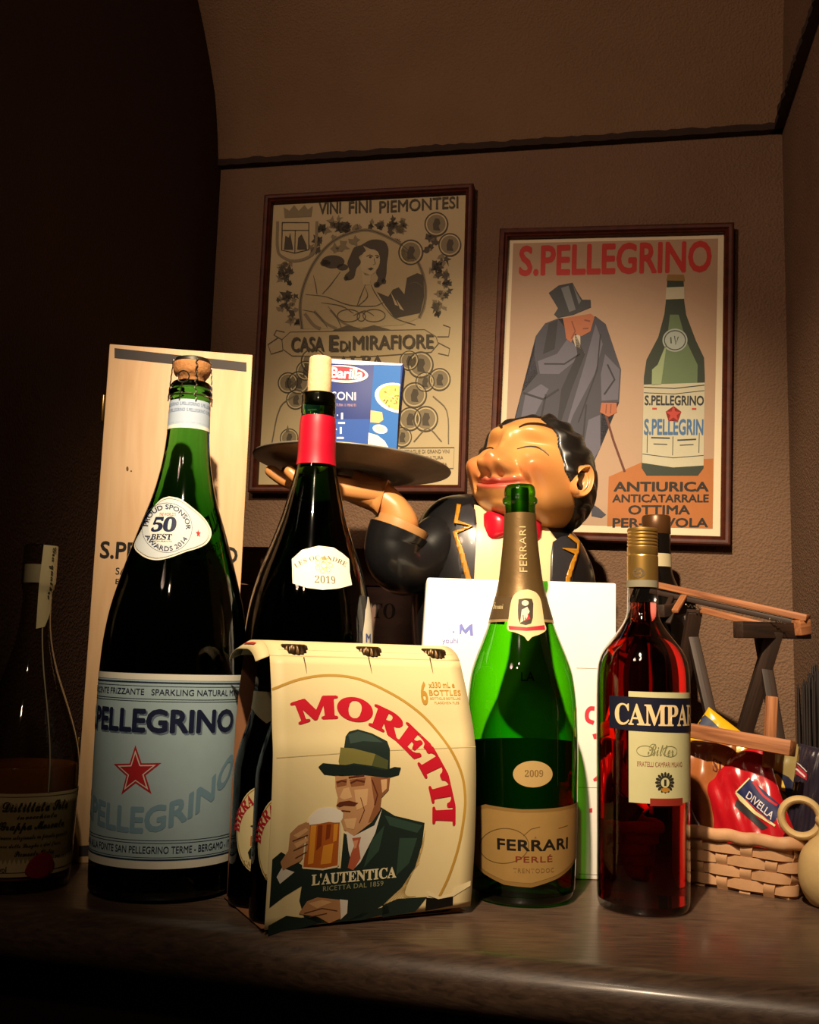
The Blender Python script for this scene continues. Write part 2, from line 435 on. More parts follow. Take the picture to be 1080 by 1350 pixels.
# the left side of the niche: a pier, darkened as in shade, whose face bows a little towards the top
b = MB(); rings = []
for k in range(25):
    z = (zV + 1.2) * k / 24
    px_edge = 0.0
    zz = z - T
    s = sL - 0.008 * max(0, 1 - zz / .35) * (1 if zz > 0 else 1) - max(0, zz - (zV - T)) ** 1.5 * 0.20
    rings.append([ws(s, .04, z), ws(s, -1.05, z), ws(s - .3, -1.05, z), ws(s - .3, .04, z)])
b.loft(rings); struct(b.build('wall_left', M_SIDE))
# vaulted ceiling: springs from the back wall over a rough ledge coloured as a shadow band and leans towards the room
b = MB(); rings = []
for k in range(21):
    a = (PI / 2) * k / 20
    out, up = .62 * (1 - math.cos(a)), .62 * math.sin(a)
    rings.append([ws(sL - .5, -out - .012, zV + up), ws(sR + .08, -out - .012, zV + up), ws(sR + .08, -out + .1, zV + up + .1), ws(sL - .5, -out + .1, zV + up + .1)])
b.loft(rings); struct(b.build('ceiling', M_VAULT))
# rough ledge at the vault's foot, its dark colour standing for the shadow band
def ledge(name, p, q, n, up=Vector((0, 0, 1))):
    b = MB(); rings = []; nn = 90
    for k in range(nn + 1):
        c = p.lerp(q, k / nn); w = .014 + .004 * rng.random(); h = .010 + .003 * rng.random()
        rings.append([c + n * .01, c - n * w, c - n * w + up * h, c + n * .01 + up * (h + .002)])
    b.loft(rings); return struct(b.build(name, pm('ledge_shadow_plaster', '#2c1b14', rough=.9, bump=.6, bscale=120)))
ledge('trim_1', ws(sL - .02, 0, zV - .004), ws(sR, 0, zV - .004), WN)
ledge('trim_2', ws(sR, 0, zV - .004), ws(sR, -.74, zV - .004), WD)
b = MB(); b.box((0, .9, -.05), (5, 5, .1)); struct(b.build('floor', pm('floor_tile', '#3a2a20', rough=.6)))

# ================================================================ counter
cr = thing('counter', 'dark brown polished wooden counter with a rounded front edge, carrying the whole display', 'counter', (0, 0, 0))
pa, pb = PT(345, 1233), PT(1080, 1312)
fd = (pb - pa); fd.z = 0; fd.normalize(); fn_ = Vector((-fd.y, fd.x, 0))          # along the front edge; towards the wall
A0 = pa - fd * .75; A1 = pb + fd * .10
B0 = ws(-1.0, -.015, T); B1 = ws(1.0, -.015, T)
def on_line(p, d, q, e):   # intersection of two lines in plan
    den = d.x * e.y - d.y * e.x; t = ((q.x - p.x) * e.y - (q.y - p.y) * e.x) / den; return p + d * t
lp = ws(sL + .012, 0, T); rp = ws(sR - .012, 0, T)
c_bl = on_line(lp, -WN, B0, WD); c_br = on_line(rp, -WN, B0, WD)
c_fl = on_line(lp, -WN, pa, fd); c_fr = on_line(rp, -WN, pa, fd)
M_TOP = wood('dark_counter_wood', '#43332a', '#6a5343', scale=10, stretch=(3, 26, 26), rough=.40, bump=.15, coat=.25)
b = MB(); rings = []; R_ = .026
for k in range(25):
    t = k / 24; p = c_fl.lerp(c_fr, t); q = c_bl.lerp(c_br, t); ring = []
    for a in np.linspace(0, PI, 13):        # round nose
        ring.append(p + fn_ * (R_ - R_ * math.sin(a)) + Vector((0, 0, -R_ + R_ * math.cos(a))))
    ring += [Vector((q.x, q.y, T - 2 * R_)), q]
    rings.append(ring)
b.loft(rings); b.build('counter_top', M_TOP, cr, angle=50)
b = MB(); e = fn_ * .075
b.hexa([Vector((v.x, v.y, z)) for z in (0, T - 2 * R_) for v in (c_fl + e, c_fr + e, c_br, c_bl)])
b.build('front_panel', wood('dark_panel_wood', '#1c120d', '#2a1b13', scale=6, stretch=(12, 12, 1), rough=.5), cr)
def glow_tinted(name, color):                     # clear spirit, its lit glow put into a partly diffuse colour
    m, nt, out = new_mat(name)
    b = N(nt, 'ShaderNodeBsdfPrincipled', Roughness=.15, IOR=1.36); b.inputs['Base Color'].default_value = (*lin(color), 1); b.inputs['Transmission Weight'].default_value = .45
    no = N(nt, 'ShaderNodeTexNoise', Scale=30.0); mx = N(nt, 'ShaderNodeMix', data_type='RGBA'); mx.inputs[6].default_value = (*lin(color), 1); mx.inputs[7].default_value = (*[x * .8 for x in lin(color)], 1)
    nt.links.new(no.outputs[0], mx.inputs[0]); nt.links.new(mx.outputs[2], b.inputs['Base Color']); nt.links.new(b.outputs[0], out.inputs[0]); return m
# ================================================================ tall wooden gift box
def plane_px(root):                          # pixel -> (x, z) on the local plane y = 0 of a thing
    M4 = mat4(root); I = M4.inverted(); n = (M4.to_3x3() @ Vector((0, 1, 0))); p0 = M4.translation
    def fn(px, py):
        q = I @ ray_plane(px, py, p0, n); return q.x, q.z
    return fn
def flat_map(A, lift): return np.stack([A[:, 0], -lift + np.zeros(len(A)), A[:, 1]], 1)

p = PT(95, 1138); q = PT(306, 1126)
bx = thing('wooden_gift_box', 'tall pale plywood gift box standing on end behind the giant mineral water bottle', 'wooden box', (p.x, p.y, T), math.radians(9.5))
M_PLY = wood('pale_plywood', '#cba276', '#d9b58c', scale=5, stretch=(14, 14, 1.2), rough=.55, bump=.05)
fpx = plane_px(bx)
bw, bh, bd = fpx(333, 473)[0], fpx(140, 453)[1], .075
b = MB(); b.box((bw / 2, bd / 2 + .012, bh / 2), (bw, bd - .012 * 2, bh)); b.build('box_body', M_PLY, bx, bevel=.0012)
b = MB(); b.box((bw / 2, .005, bh / 2), (bw, .010, bh)); lid = b.build('sliding_lid', M_PLY, bx, bevel=.001)
decal('dark_strip', '#332c2c', lid, conv(S_poly([(151, 459), (325, 478), (325, 490), (151, 472)]), fpx), flat_map, .0004)
decal('dark_strip', '#332c2c', lid, conv(S_poly([(104, 1115), (300, 1104), (300, 1117), (104, 1129)]), fpx), flat_map, .0004)
x0, zt = fpx(133, 713); x1, zb = fpx(313, 738); zb = fpx(133, 736)[1]
sh = S_text('S.PELLEGRINO', (x0, zt, fpx(314, 722)[0], zb), off=.022)
sh += S_text('SAN PELLEGRINO TERME', (fpx(153, 0)[0] if False else fpx(153, 745)[0], zb - .010, fpx(300, 735)[0], zb - .018)) 
sh += S_text('BERGAMO  ITALIA', (fpx(153, 757)[0], zb - .023, fpx(270, 757)[0], zb - .029))
decal('lettering', '#141210', lid, sh, flat_map, .0005)
decal('knot', '#6b4a2c', lid, conv(S_ell(168, 618, 1.6, 3) + S_ell(173, 621, 1, 1), fpx), flat_map, .0004)
for zc in (zat(133, 535, p.y), .12):
    b = MB(); b.box((-.0015, .022, zc), (.003, .02, .030)); b.tube([(-.004, .013, zc - .016), (-.004, .013, zc + .016)], .003, 8)
    b.build('hinge', pm('brass', '#b08d4f', rough=.3, metal=1), bx, bevel=.0004)

# ================================================================ giant mineral water bottle
SPD = PT(207, 1171).y
p = P(212, 1172, SPD)
sp = thing('mineral_water_bottle', 'giant dark green sparkling water bottle with pale blue label and red star, cork wired down', 'bottle', (p.x, p.y, T), facing(p))
rows = [(250, 506, 24), (251, 510, 26.5), (251, 514, 25), (251, 517, 28), (251, 523, 28), (250, 527, 26.3), (249, 545, 26.5), (248, 563, 27), (246, 600, 30), (245, 630, 35), (243, 660, 42.5), (241, 700, 56), (239, 750, 71.5), (235, 800, 85), (232, 840, 91.5), (230, 870, 94), (228, 900, 95), (222, 1000, 95), (214, 1120, 94), (210, 1165, 93)]
pr = bottle_profile(rows, SPD)[::-1]; R0 = pr[0][0]
body = [(.0008, .010), (R0 * .6, .008), (R0 * .84, .0012), (R0 * .90, .0003), (R0 * .965, .004), (R0 - .0003, .011)]
prof = crom(body + pr, 5); prof[0] = (.0008, .010)
M_GREEN = liquid('dark_green_bottle', (.10, .64, .03), 72)
MB().lathe(prof, 96).build('glass_body', M_GREEN, sp, angle=60)
S = Round(sp, prof); SR = .072; mp = S.map(SR); px = S.px(SR)
zz = lambda y: S.uv(222, y)[1]
zy = lambda y: P(212 + (1172 - y) * .0605, y, SPD).z - T + 0.0
def yz(y): return S.uv(212 + (1172 - y) * .0605, y)[1]
A_ = 2.1 * SR
C_ = (.004, .02)
lab = decal('front_label', '#a9c0c8', sp, S_rect(-A_, yz(1146), A_, yz(889)), mp, .0004, C_)
decal('label_border', '#e9e4d4', lab, S_rect(-A_, yz(897), A_, yz(889)) + S_rect(-A_, yz(1146), A_, yz(1136)), mp, .0007, C_)
rules = [(899.5, 901.5), (905, 905.7), (922, 922.8), (925, 925.8), (1108, 1108.8), (1111.5, 1112.3), (1130.5, 1131.2), (1133, 1135)]
decal('rule_lines', '#27304a', lab, [s for a, c in rules for s in S_rect(-A_, yz(c), A_, yz(a))], mp, .0008, C_)
def sub_text(s, sub, u0, u1, yt, yb, off, B=S, R_=SR, sp_=1.0):
    w = lambda t: float(np.ptp(raw_text(t, off, sp_)[0][:, 0])); k = (u1 - u0) / w(sub)
    return S_text(s, (u1 - k * w(s), yt, u1, yb), off, sp_)
D = math.radians
z1, z2 = yz(935), yz(967)
nm = sub_text('S.PELLEGRINO', 'ELLEGRINO', px(134.5, 951)[0], px(307, 951)[0], z1, z2, .035)
decal('name_shadow', '#6d7f92', lab, [(v[:, :2] + np.array([.0016, -.0016]), f) for v, f in nm], mp, .0009, C_)
decal('lettering', '#1c2240', lab, nm + S_text('EFFERVESCENTE FRIZZANTE   SPARKLING NATURAL MINERAL WATER', (D(-98) * SR, yz(909), D(95) * SR, yz(917)), .004)
      + S_text('IMBOTTIGLIATA ALLA FONTE SAN PELLEGRINO TERME - BERGAMO - ITALY', (D(-110) * SR, yz(1116), D(70) * SR, yz(1125.5)), .004), mp, .0012, C_)
v, f = sub_text('S.PELLEGRINO', 'ELLEGRINO', px(129, 1082)[0], px(303, 1065)[0], yz(1064), yz(1100), .035)[0]
u0 = D(-22) * SR; v[:, 1] += .38 * np.maximum(0, v[:, 0] - u0) ** 2 / SR + .10 * np.maximum(0, u0 - v[:, 0]) ** 2 / SR
decal('arched_lettering', '#7d9fb4', lab, [(v, f)], mp, .0009, C_)
uc, vc = px(179, 1018)
decal('star_emblem', '#b0262c', lab, S_star(uc, vc, .0255, .40, D(-4)), mp, .0009, C_)
decal('star_emblem', '#dcd3c8', lab, S_star(uc, vc, .0205, .40, D(-4)), mp, .0012, C_)
decal('star_emblem', '#b0262c', lab, S_star(uc, vc, .0172, .40, D(-4)), mp, .0015, C_)
# sponsor medallion on the shoulder
zx = lambda x, y: (120 + x / 4.5, 450 + y / 4.5)
outl = [(465, 920), (530, 935), (600, 985), (680, 1060), (714, 1130), (695, 1190), (640, 1225), (560, 1250), (480, 1280), (400, 1298), (340, 1290), (290, 1262), (257, 1215), (267, 1180), (300, 1120), (340, 1040), (380, 975), (420, 935)]
outl = [px(*zx(*q)) for q in outl]; cen = np.mean(outl, 0)
shr = lambda k: [tuple(cen + (np.array(q) - cen) * k) for q in outl]
C2 = (.004, .006)
med = decal('medallion_label', '#eeead8', sp, S_poly(outl, 4), mp, .0006, C2)
decal('medallion_field', '#d3dade', med, S_poly(shr(.92), 4), mp, .0009, C2)
rc = zx(452, 1106); rr = 147 / 4.5
decal('rule_lines', '#3b4356', med, S_stroke(shr(.94), .0004, True, 3) + conv(S_ring(*rc, rr, rr, .5), px), mp, .0012, C2)
decal('medallion_field', '#e9e8e0', med, conv(S_ell(*rc, rr * .72), px), mp, .0012, C2)
bxs = lambda x0, y0, x1, y1: (*[px(*zx(x0, (y0 + y1) / 2))[0], px(*zx((x0 + x1) / 2, y0))[1], px(*zx(x1, (y0 + y1) / 2))[0], px(*zx((x0 + x1) / 2, y1))[1]],)
decal('lettering', '#1d2546', med, S_text(bold('50'), bxs(368, 1040, 508, 1130), .02, .9) + S_text(bold('BEST'), bxs(360, 1142, 482, 1178), .01, .9) + S_text('RESTAURANTS', bxs(358, 1182, 480, 1190))
      + conv(S_arc('PROUD SPONSOR', rc, rr * .75, -85, 95, rr * .19, .01) + S_arc('AWARDS 2014', rc, rr * .94, 250, 118, rr * .19, .01, inward=True), px), mp, .0016, C2)
decal('red_lettering', '#c23a34', med, S_text('THE WORLD\'S', bxs(408, 1016, 504, 1036), .01) + S_star(*px(*zx(635, 1140)), .0042, .45), mp, .0016, C2)
# neck collar label
cl = decal('neck_label', '#b6c6da', sp, S_rect(-A_, yz(563), A_, yz(526)), mp, .0006, (.004, None))
decal('label_border', '#efe9dc', cl, S_rect(-A_, yz(564), A_, yz(559)), mp, .0008, (.004, None))
sh = []
for k, (a, c) in enumerate([(530, 534.5), (538, 542.5), (546, 550.5), (553, 557)]):
    o_ = .35 * (k % 2) * SR
    for j in range(-2, 3): sh += S_text('S.PELLEGRINO', (j * 1.05 * SR + o_ - .5 * SR, yz(a), j * 1.05 * SR + o_ + .48 * SR, yz(c)), .008)
decal('lettering', '#4b618f', cl, sh, mp, .0009, (.004, None))
# cork and wire
zl = pr[-1][1]; rn = pr[-1][0]
cork = crom([(rn * .72, zl - .004), (rn * .75, zl + .004), (rn * .98, zl + .011), (rn * 1.02, zl + .020), (rn * .95, zl + .0245)], 5)
M_CORK = pm('agglomerate_cork', '#b07845', rough=.8, var=.35, vscale=260, bump=.5, bscale=300)
ck = MB().lathe([(.0005, zl - .004)] + cork + [(.0005, zl + .0248)], 40).build('cork', M_CORK, sp)
MB().lathe([(.0005, zl + .0295), (rn * .5, zl + .0292), (rn * .93, zl + .0265), (rn * 1.0, zl + .0235), (rn * 1.02, zl + .0225), (rn * .97, zl + .024), (.0005, zl + .025)], 40).build('cap_plate', pm('steel', '#c9c2b4', rough=.25, metal=1), ck)
zr = yz(519); rw = S.R(zr) + .0012
b = MB()
b.tube([(rw * math.sin(a), -rw * math.cos(a), zr) for a in np.linspace(0, 2 * PI, 40, endpoint=False)], .0008, 6, closed=True)
for a0 in (D(12), D(102), D(192), D(282)):
    path = []; 
    for k in range(40):
        t = k / 39; r = rw + (rn * 1.03 - rw) * min(1, t * 1.1) + .0006; a = a0 + .05 * math.sin(t * 40); path.append((r * math.sin(a), -r * math.cos(a), zr - .006 + (zl + .024 - zr + .006) * t))
    b.tube(path, .0007, 5)
lc = Vector((0, 0, 0)); tx, tz = S.uv(241, 497); rl = rn * 1.05
pts = []
for a in np.linspace(0, 2 * PI, 24, endpoint=False):
    th = D(-24) + .0062 * math.cos(a) / rl; pts.append(((rl + .002) * math.sin(th), -(rl + .002) * math.cos(th), zl + .002 + .0062 * math.sin(a)))
b.tube(pts, .0008, 6, closed=True)
b.tube([((rl + .002) * math.sin(D(-24)), -(rl + .002) * math.cos(D(-24)), zl - .004), (rw * math.sin(D(-30)), -rw * math.cos(D(-30)), zr - .006)], .0007, 5)
b.build('wire_cage', pm('steel', '#c9c2b4', rough=.25, metal=1), sp)

# ================================================================ big red wine bottle
WD_ = 1.165
p = P(394, 1150, WD_)
wb = thing('wine_bottle', 'big black-green wine bottle with red neck foil and cork, standing behind the beer carton', 'bottle', (p.x, p.y, T), facing(p))
ax = lambda y: 421.5 - (y - 490) * .041
rows = [(ax(520), 520, 21), (ax(523), 523, 22.5), (ax(528), 528, 22), (ax(531), 531, 22.5), (ax(544), 544, 22.8), (ax(547), 547, 22), (ax(560), 560, 23.3), (ax(580), 580, 24), (ax(612), 612, 25.5), (ax(650), 650, 34), (ax(680), 680, 42), (ax(700), 700, 48.5), (ax(725), 725, 57.5), (ax(750), 750, 66.5), (ax(775), 775, 74), (ax(800), 800, 79.5), (ax(830), 830, 83.3), (ax(860), 860, 84.3)]
pr = bottle_profile(rows, WD_)[::-1]; R0 = pr[0][0]
prof = crom([(.0008, .012), (R0 * .6, .009), (R0 * .86, .0008), (R0 * .95, .003), (R0, .014), (R0, .12), (R0, .20)] + pr, 5); prof[0] = (.0008, .012)
M_DKGREEN = liquid('blackish_green_bottle', (.16, .52, .04), 105)
MB().lathe(prof, 96).build('glass_body', M_DKGREEN, wb, angle=60)
B = Round(wb, prof); R1 = R0; mp = B.map(R1); px = B.px(R1)
wy = lambda y: B.uv(ax(y), y)[1]
prf = [(B.R(z) + .0005, z) for z in np.linspace(wy(610), wy(546), 30)]
MB().lathe(prf, 64, caps=False).build('neck_foil', pm('red_foil', '#b40a28', rough=.42, metal=.1, spec=.4), wb, solid=.0)
zl = pr[-1][1]
MB().lathe(crom([(.0125, zl - .012), (.0135, zl + .001), (.0140, zl + .016), (.0136, zl + .030), (.0131, zl + .0425), (.0131, zl + .0425), (.0122, zl + .0440)], 4) + [(.0004, zl + .0442)], 40).build('cork', pm('pale_cork', '#dcb98c', rough=.8, var=.15, vscale=150, bump=.3, bscale=250), wb)
out = [(385, 737), (398, 725), (420, 719.5), (440, 722), (452, 730), (460, 737), (461, 755), (464, 771), (445, 776), (425, 777.5), (405, 775), (386, 769), (385.5, 750)]
sl = decal('shoulder_label', '#efe6cf', wb, conv(S_poly(out, 1), px), mp, .0005, (.004, .006))
c0 = px(423, 800)
sh = conv(S_arc(bold('LES OC ANDRE'), (424, 795), 57, -36, 33, 6), px)
bb = lambda x0, y0, x1, y1: (px(x0, (y0 + y1) / 2)[0], px((x0 + x1) / 2, y0)[1], px(x1, (y0 + y1) / 2)[0], px((x0 + x1) / 2, y1)[1])
sh += S_text(bold('2019'), bb(415, 759, 442, 769))
decal('lettering', '#6f6a58', sl, sh, mp, .0009, (.006, .008))
sh = []
for k in range(7):
    a = k * 2 * PI / 7; q = px(427 + 9 * math.cos(a), 745 + 8 * math.sin(a)); sh += S_ring(*q, .0028, .0024, .0007)
sh += S_ell(*px(427, 736), .004, .002) + S_ring(*px(427, 745), .0042, .0035, .0008)
decal('crest_print', '#b49b5c', sl, sh, mp, .0009, (.006, .008))
th, z_ = B.uv(488, 815)
fl = decal('front_label', '#efe8d6', wb, S_poly([(D(52) * R1, .12), (D(66) * R1, .12), (D(140) * R1, .12), (D(140) * R1, wy(777)), (D(74) * R1, wy(781)), (D(62) * R1, wy(800)), (D(55) * R1, wy(830))]), mp, .0006, (.004, .01))
decal('lettering', '#4a5a9a', fl, S_text('M', (D(60) * R1, wy(832), D(72) * R1, wy(844)), .03), mp, .001, (.004, .01))

# ================================================================ grappa bottle at the left edge
GD = PT(20, 1166).y
ax = lambda y: 50 - (y - 745) * .073
p = P(ax(1168), 1168, GD)
gb = thing('grappa_bottle', 'clear glass spirits bottle, a little amber liquor left, handwritten-style cream label with a red seal', 'bottle', (p.x, p.y, T), facing(p))
rows = [(ax(770), 770, 20), (ax(775), 775, 20.5), (ax(780), 780, 18.5), (ax(800), 800, 18.5), (ax(825), 825, 20), (ax(850), 850, 24), (ax(880), 880, 32), (ax(900), 900, 39), (ax(930), 930, 50), (ax(960), 960, 60), (ax(985), 985, 66.5), (ax(1005), 1005, 69.5), (ax(1030), 1030, 70.5), (ax(1080), 1080, 70.5), (ax(1140), 1140, 69), (ax(1160), 1160, 68)]
pr = bottle_profile(rows, GD)[::-1]; R0 = pr[0][0]
prof = crom([(.0008, .010), (R0 * .6, .008), (R0 * .86, .0006), (R0 * .95, .003), (R0, .012)] + pr, 5); prof[0] = (.0008, .010)
MB().lathe(prof, 80).build('glass_body', thin_glass('clear_bottle_glass', (.80, .78, .70), (.35, .32, .22)), gb, angle=60)
B = Round(gb, prof); R1 = .0535; mp = B.map(R1); px = B.px(R1)
gy = lambda y: P(ax(y), y, GD).z - T
zq = gy(1006)
lq = [(.0008, .0125)] + [(max(.0008, r - .0024), z + .0025) for r, z in prof if .0125 < z + .0025 < zq and r > R0 * .4] 
lq += [(B.R(zq) - .0024, zq), (.0008, zq)]
MB().lathe(lq, 72).build('liquor', glow_tinted('amber_liquor', '#c8741a'), gb, angle=60)
st = [(.0008, gy(720))] + crom([(.0160, gy(719)), (.0172, gy(723)), (.0174, gy(742)), (.0174, gy(768)), (.0165, gy(771))], 3) + [(.0008, gy(771))]
MB().lathe(st, 48).build('glass_stopper', thin_glass('clear_bottle_glass', (.80, .78, .70), (.35, .32, .22)), gb, angle=50)
b = MB(); b.lathe([(.0008, gy(770)), (.0150, gy(769)), (.0152, gy(745)), (.0008, gy(744))], 40); b.build('stopper_core', pm('frosted_stopper', '#b9b09a', rough=.5), gb)
def strip_map(A, lift):       # paper seal running over the stopper down the neck
    th = A[:, 0] / .0175; r = np.where(A[:, 1] > gy(771), .0176, np.maximum(B.R(A[:, 1]) + .0008, .0160 * 0 + B.R(A[:, 1]) + .0008)); return np.stack([(r + lift) * np.sin(th), -(r + lift) * np.cos(th), A[:, 1]], 1)
sl_ = decal('paper_seal', '#cdbd92', gb, S_poly([(.002, gy(720)), (.021, gy(720)), (.020, gy(770)), (.018, gy(806)), (.010, gy(826)), (.001, gy(829)), (.0005, gy(770))]), strip_map, .0004, (.003, .004))
v, f = raw_text(script('Gra quattro'), .01); v = v[:, :2]; lo, hi = v.min(0), v.max(0); t = (v - lo) / (hi - lo)
decal('lettering', '#4d4630', sl_, [(np.stack([.009 + .008 * t[:, 1], gy(722) + (gy(790) - gy(722)) * t[:, 0]], 1), f)], strip_map, .0008, (.003, .004))
AA = 1.75 * R1
lb = decal('front_label', '#c9b385', gb, S_rect(-AA, gy(1142), AA, gy(1037)), mp, .0005, (.004, None))
zr_ = lambda y: gy(y)
decal('rule_lines', '#5d4a2a', lb, S_rect(-AA, gy(1041.5), AA, gy(1040.7)) + S_rect(-AA, gy(1137), AA, gy(1136)), mp, .0009, (.004, None))
tb = lambda s, x0, y0, x1, y1, o=.0: S_text(s, (px(x0, 1085)[0], gy(y0), px(x1, 1085)[0], gy(y1)), o)
sh = tb(script('Distillata Sola'), 2, 1047, 87, 1060, .02) + tb(script('invecchiata'), 22, 1063, 74, 1069, .01) + tb(script('Grappa Moscato'), 0, 1072, 84, 1087, .02)
sh += tb(script('dalle vinacce selezionate in piccola quantita'), -18, 1089, 90, 1097, .01) + tb(script('nel cuore delle Langhe e dal fuoco'), -14, 1100, 82, 1107, .01) + tb(script('Piemonte Italia'), 22, 1109, 74, 1116, .01)
sh += tb('40% vol', -14, 1128, 13, 1136, .01) + tb('70 cl', 76, 1119, 88, 1123)
decal('lettering', '#2a2114', lb, sh, mp, .0010, (.004, None))
rs = decal('red_wax_seal', '#8e1426', gb, conv(S_poly([(66, 1125), (70, 1140), (62, 1153), (48, 1158), (33, 1152), (36, 1140), (46, 1128), (57, 1123)], 4), px), mp, .0012, (.004, .004), solid=.0008)
b = MB(); b.tube([(.0545 * math.sin(D(26)) * B.R(z) / .0535, -.0545 * math.cos(D(26)) * B.R(z) / .0535, z) for z in np.linspace(gy(1036), gy(800), 50)], .0007, 6); b.build('seal_thread', pm('thread', '#9c8f72', rough=.7), gb)

# ================================================================ sparkling wine magnum
FD = PT(692, 1183).y
ax = lambda y: 685.5 + (y - 650) * .0135
p = P(690, 1182, FD)
fb = thing('sparkling_wine_bottle', 'big green sparkling wine bottle with brown-gold label and bronze foil before white box', 'bottle', (p.x, p.y, T + .0008), tuple((Matrix.Rotation(D(-1.3), 3, 'Y') @ Matrix.Rotation(facing(p), 3, 'Z')).to_euler()))
rows = [(ax(641), 641, 17.5), (ax(644), 644, 19.5), (ax(650), 650, 20.5), (ax(656), 656, 20.5), (ax(659), 659, 22.8), (ax(664), 664, 22.8), (ax(667), 667, 20.3), (ax(690), 690, 20.8), (ax(710), 710, 22), (ax(740), 740, 25), (ax(770), 770, 29), (ax(800), 800, 36.5), (ax(830), 830, 45.5), (ax(870), 870, 61), (ax(890), 890, 67), (ax(920), 920, 71), (ax(950), 950, 72.5), (ax(1000), 1000, 73), (ax(1100), 1100, 70.5), (ax(1170), 1170, 67.5)]
pr = bottle_profile(rows, FD)[::-1]; R0 = pr[0][0]
prof = crom([(.0008, .014), (R0 * .6, .010), (R0 * .84, .0006), (R0 * .94, .003), (R0, .013)] + pr, 5); prof[0] = (.0008, .014)
MB().lathe(prof, 96).build('glass_body', thin_glass('bright_green_bottle', (.26, .78, .03), (.02, .10, .005)), fb, angle=60)
B = Round(fb, prof); R1 = .0555; mp = B.map(R1); px = B.px(R1)
fy = lambda y: B.uv(ax(y), y)[1]
prf = [(B.R(z) + .0005, z) for z in np.linspace(fy(793), fy(675), 40)]
fo = MB().lathe(prf, 64, caps=False).build('neck_foil', pm('bronze_foil', '#6b5330', rough=.42, metal=.55, bump=.15, bscale=90), fb)
zl = pr[-1][1]
MB().lathe([(.0005, zl - .09), (.0095, zl - .09), (.0095, zl - .006), (.0090, zl - .003), (.0005, zl - .002)], 32).build('stopper', pm('added_core_dark', '#14160f', rough=.5), fb)  # added dark core inside the neck so the glass lip looks dark
v, f = raw_text('FERRARI', .0, 1.1); v = v[:, :2]; lo, hi = v.min(0), v.max(0); t = (v - lo) / (hi - lo)
th0, th1 = B.uv(685, 720)[0], B.uv(693.5, 720)[0]
def nk(A, lift):
    r = B.R(A[:, 1]) + lift; return np.stack([r * np.sin(A[:, 0]), -r * np.cos(A[:, 0]), A[:, 1]], 1)
decal('lettering', '#b5a274', fo, [(np.stack([th1 - (th1 - th0) * t[:, 1], fy(754) + (fy(694) - fy(754)) * t[:, 0]], 1), f)], nk, .0010, (.05, .004))
# collar band and badge
zx = lambda x, y: (600 + x / 5, 630 + y / 5)
band = decal('collar_band', pm('gold_band', '#a98b58', rough=.4, metal=.3), fb, [(np.array([(th * R1, z) for th in np.linspace(-2.6, 2.6, 60) for z in (fy(819) - .0006 * abs(th), fy(784) + .0020 * abs(th))]), [(2*i, 2*i+1, 2*i+3, 2*i+2) for i in range(59)])], mp, .0008)
decal('band_field', '#4f3d26', band, [(np.array([(th * R1, z) for th in np.linspace(-2.5, 2.5, 60) for z in (fy(816), fy(788) + .0016 * abs(th))]), [(2*i, 2*i+1, 2*i+3, 2*i+2) for i in range(59)])], mp, .0012)
decal('lettering', '#c8b78c', band, conv(S_text(script('Ferrari'), (651, 794, 664, 803)), px), mp, .0016, (.004, .004))
bo = [(478, 735), (530, 755), (560, 800), (575, 880), (585, 950), (598, 1000), (560, 1030), (505, 1050), (480, 1075), (455, 1045), (400, 1020), (352, 1005), (345, 975), (355, 930), (365, 850), (385, 780), (425, 745)]
bd_ = decal('badge', '#cdb98a', fb, [(np.array([px(*zx(*q)) for q in crom(bo + [bo[0]], 3)[:-1]]), [tuple(range(len(bo) * 3))])], mp, .0018, (.004, .005))
decal('badge_print', '#3d3226', bd_, conv(conv(S_poly([(420, 800), (505, 798), (512, 870), (500, 960), (430, 962), (415, 880)], 2), zx), px), mp, .0022, (.004, .005))
decal('badge_print', '#e0d2ae', bd_, conv(conv(S_poly([(440, 870), (475, 850), (490, 880), (470, 930), (430, 955)]) + S_ell(462, 825, 22, 18), zx), px), mp, .0025, (.004, .005))
decal('badge_print', '#a82733', bd_, conv(conv(S_poly([(355, 975), (470, 985), (585, 970), (590, 1000), (470, 1008), (360, 1000)]) + S_poly([(445, 905), (480, 890), (495, 930), (450, 945)]), zx), px), mp, .0025, (.004, .005))
# vintage oval and main label
ov = decal('vintage_label', '#b3945e', fb, conv(S_ell(702.5, 1020.5, 26, 17.5), px), mp, .0006, (.004, .006))
fb_ = lambda x0, y0, x1, y1: (px(x0, (y0 + y1) / 2)[0], px((x0 + x1) / 2, y0)[1], px(x1, (y0 + y1) / 2)[0], px((x0 + x1) / 2, y1)[1])
decal('lettering', '#7d6136', ov, S_text(bold('2009'), fb_(692, 1015, 716, 1024)), mp, .001, (.006, .01))
TH = lambda x, y: B.uv(x, y)[0]
tl = TH(627, 1085)
lo_ = [(-1.42, fy(1090)), (-1.05, fy(1072)), (-.70, fy(1064)), (0, fy(1067)), (.7, fy(1066)), (1.35, fy(1064)), (1.5, fy(1066)), (1.5, fy(1138)), (1.2, fy(1146)), (.7, fy(1160)), (.15, fy(1170)), (-.35, fy(1168)), (-.8, fy(1158)), (-1.2, fy(1145)), (-1.40, fy(1135)), (-1.45, fy(1110))]
lo_ = [(a * R1, z) for a, z in lo_]
ml = decal('front_label', pm('gold_brown_label', '#8f6d3a', rough=.45, metal=.25), fb, S_poly(lo_), mp, .0006, (.004, .006))
zc = np.mean([q[1] for q in lo_]); 
inner = [(a * .955, zc + (z - zc) * .90) for a, z in lo_]
decal('label_field', pm('gold_brown_field', '#a27f48', rough=.45, metal=.2), ml, S_poly(inner), mp, .0010, (.004, .006))
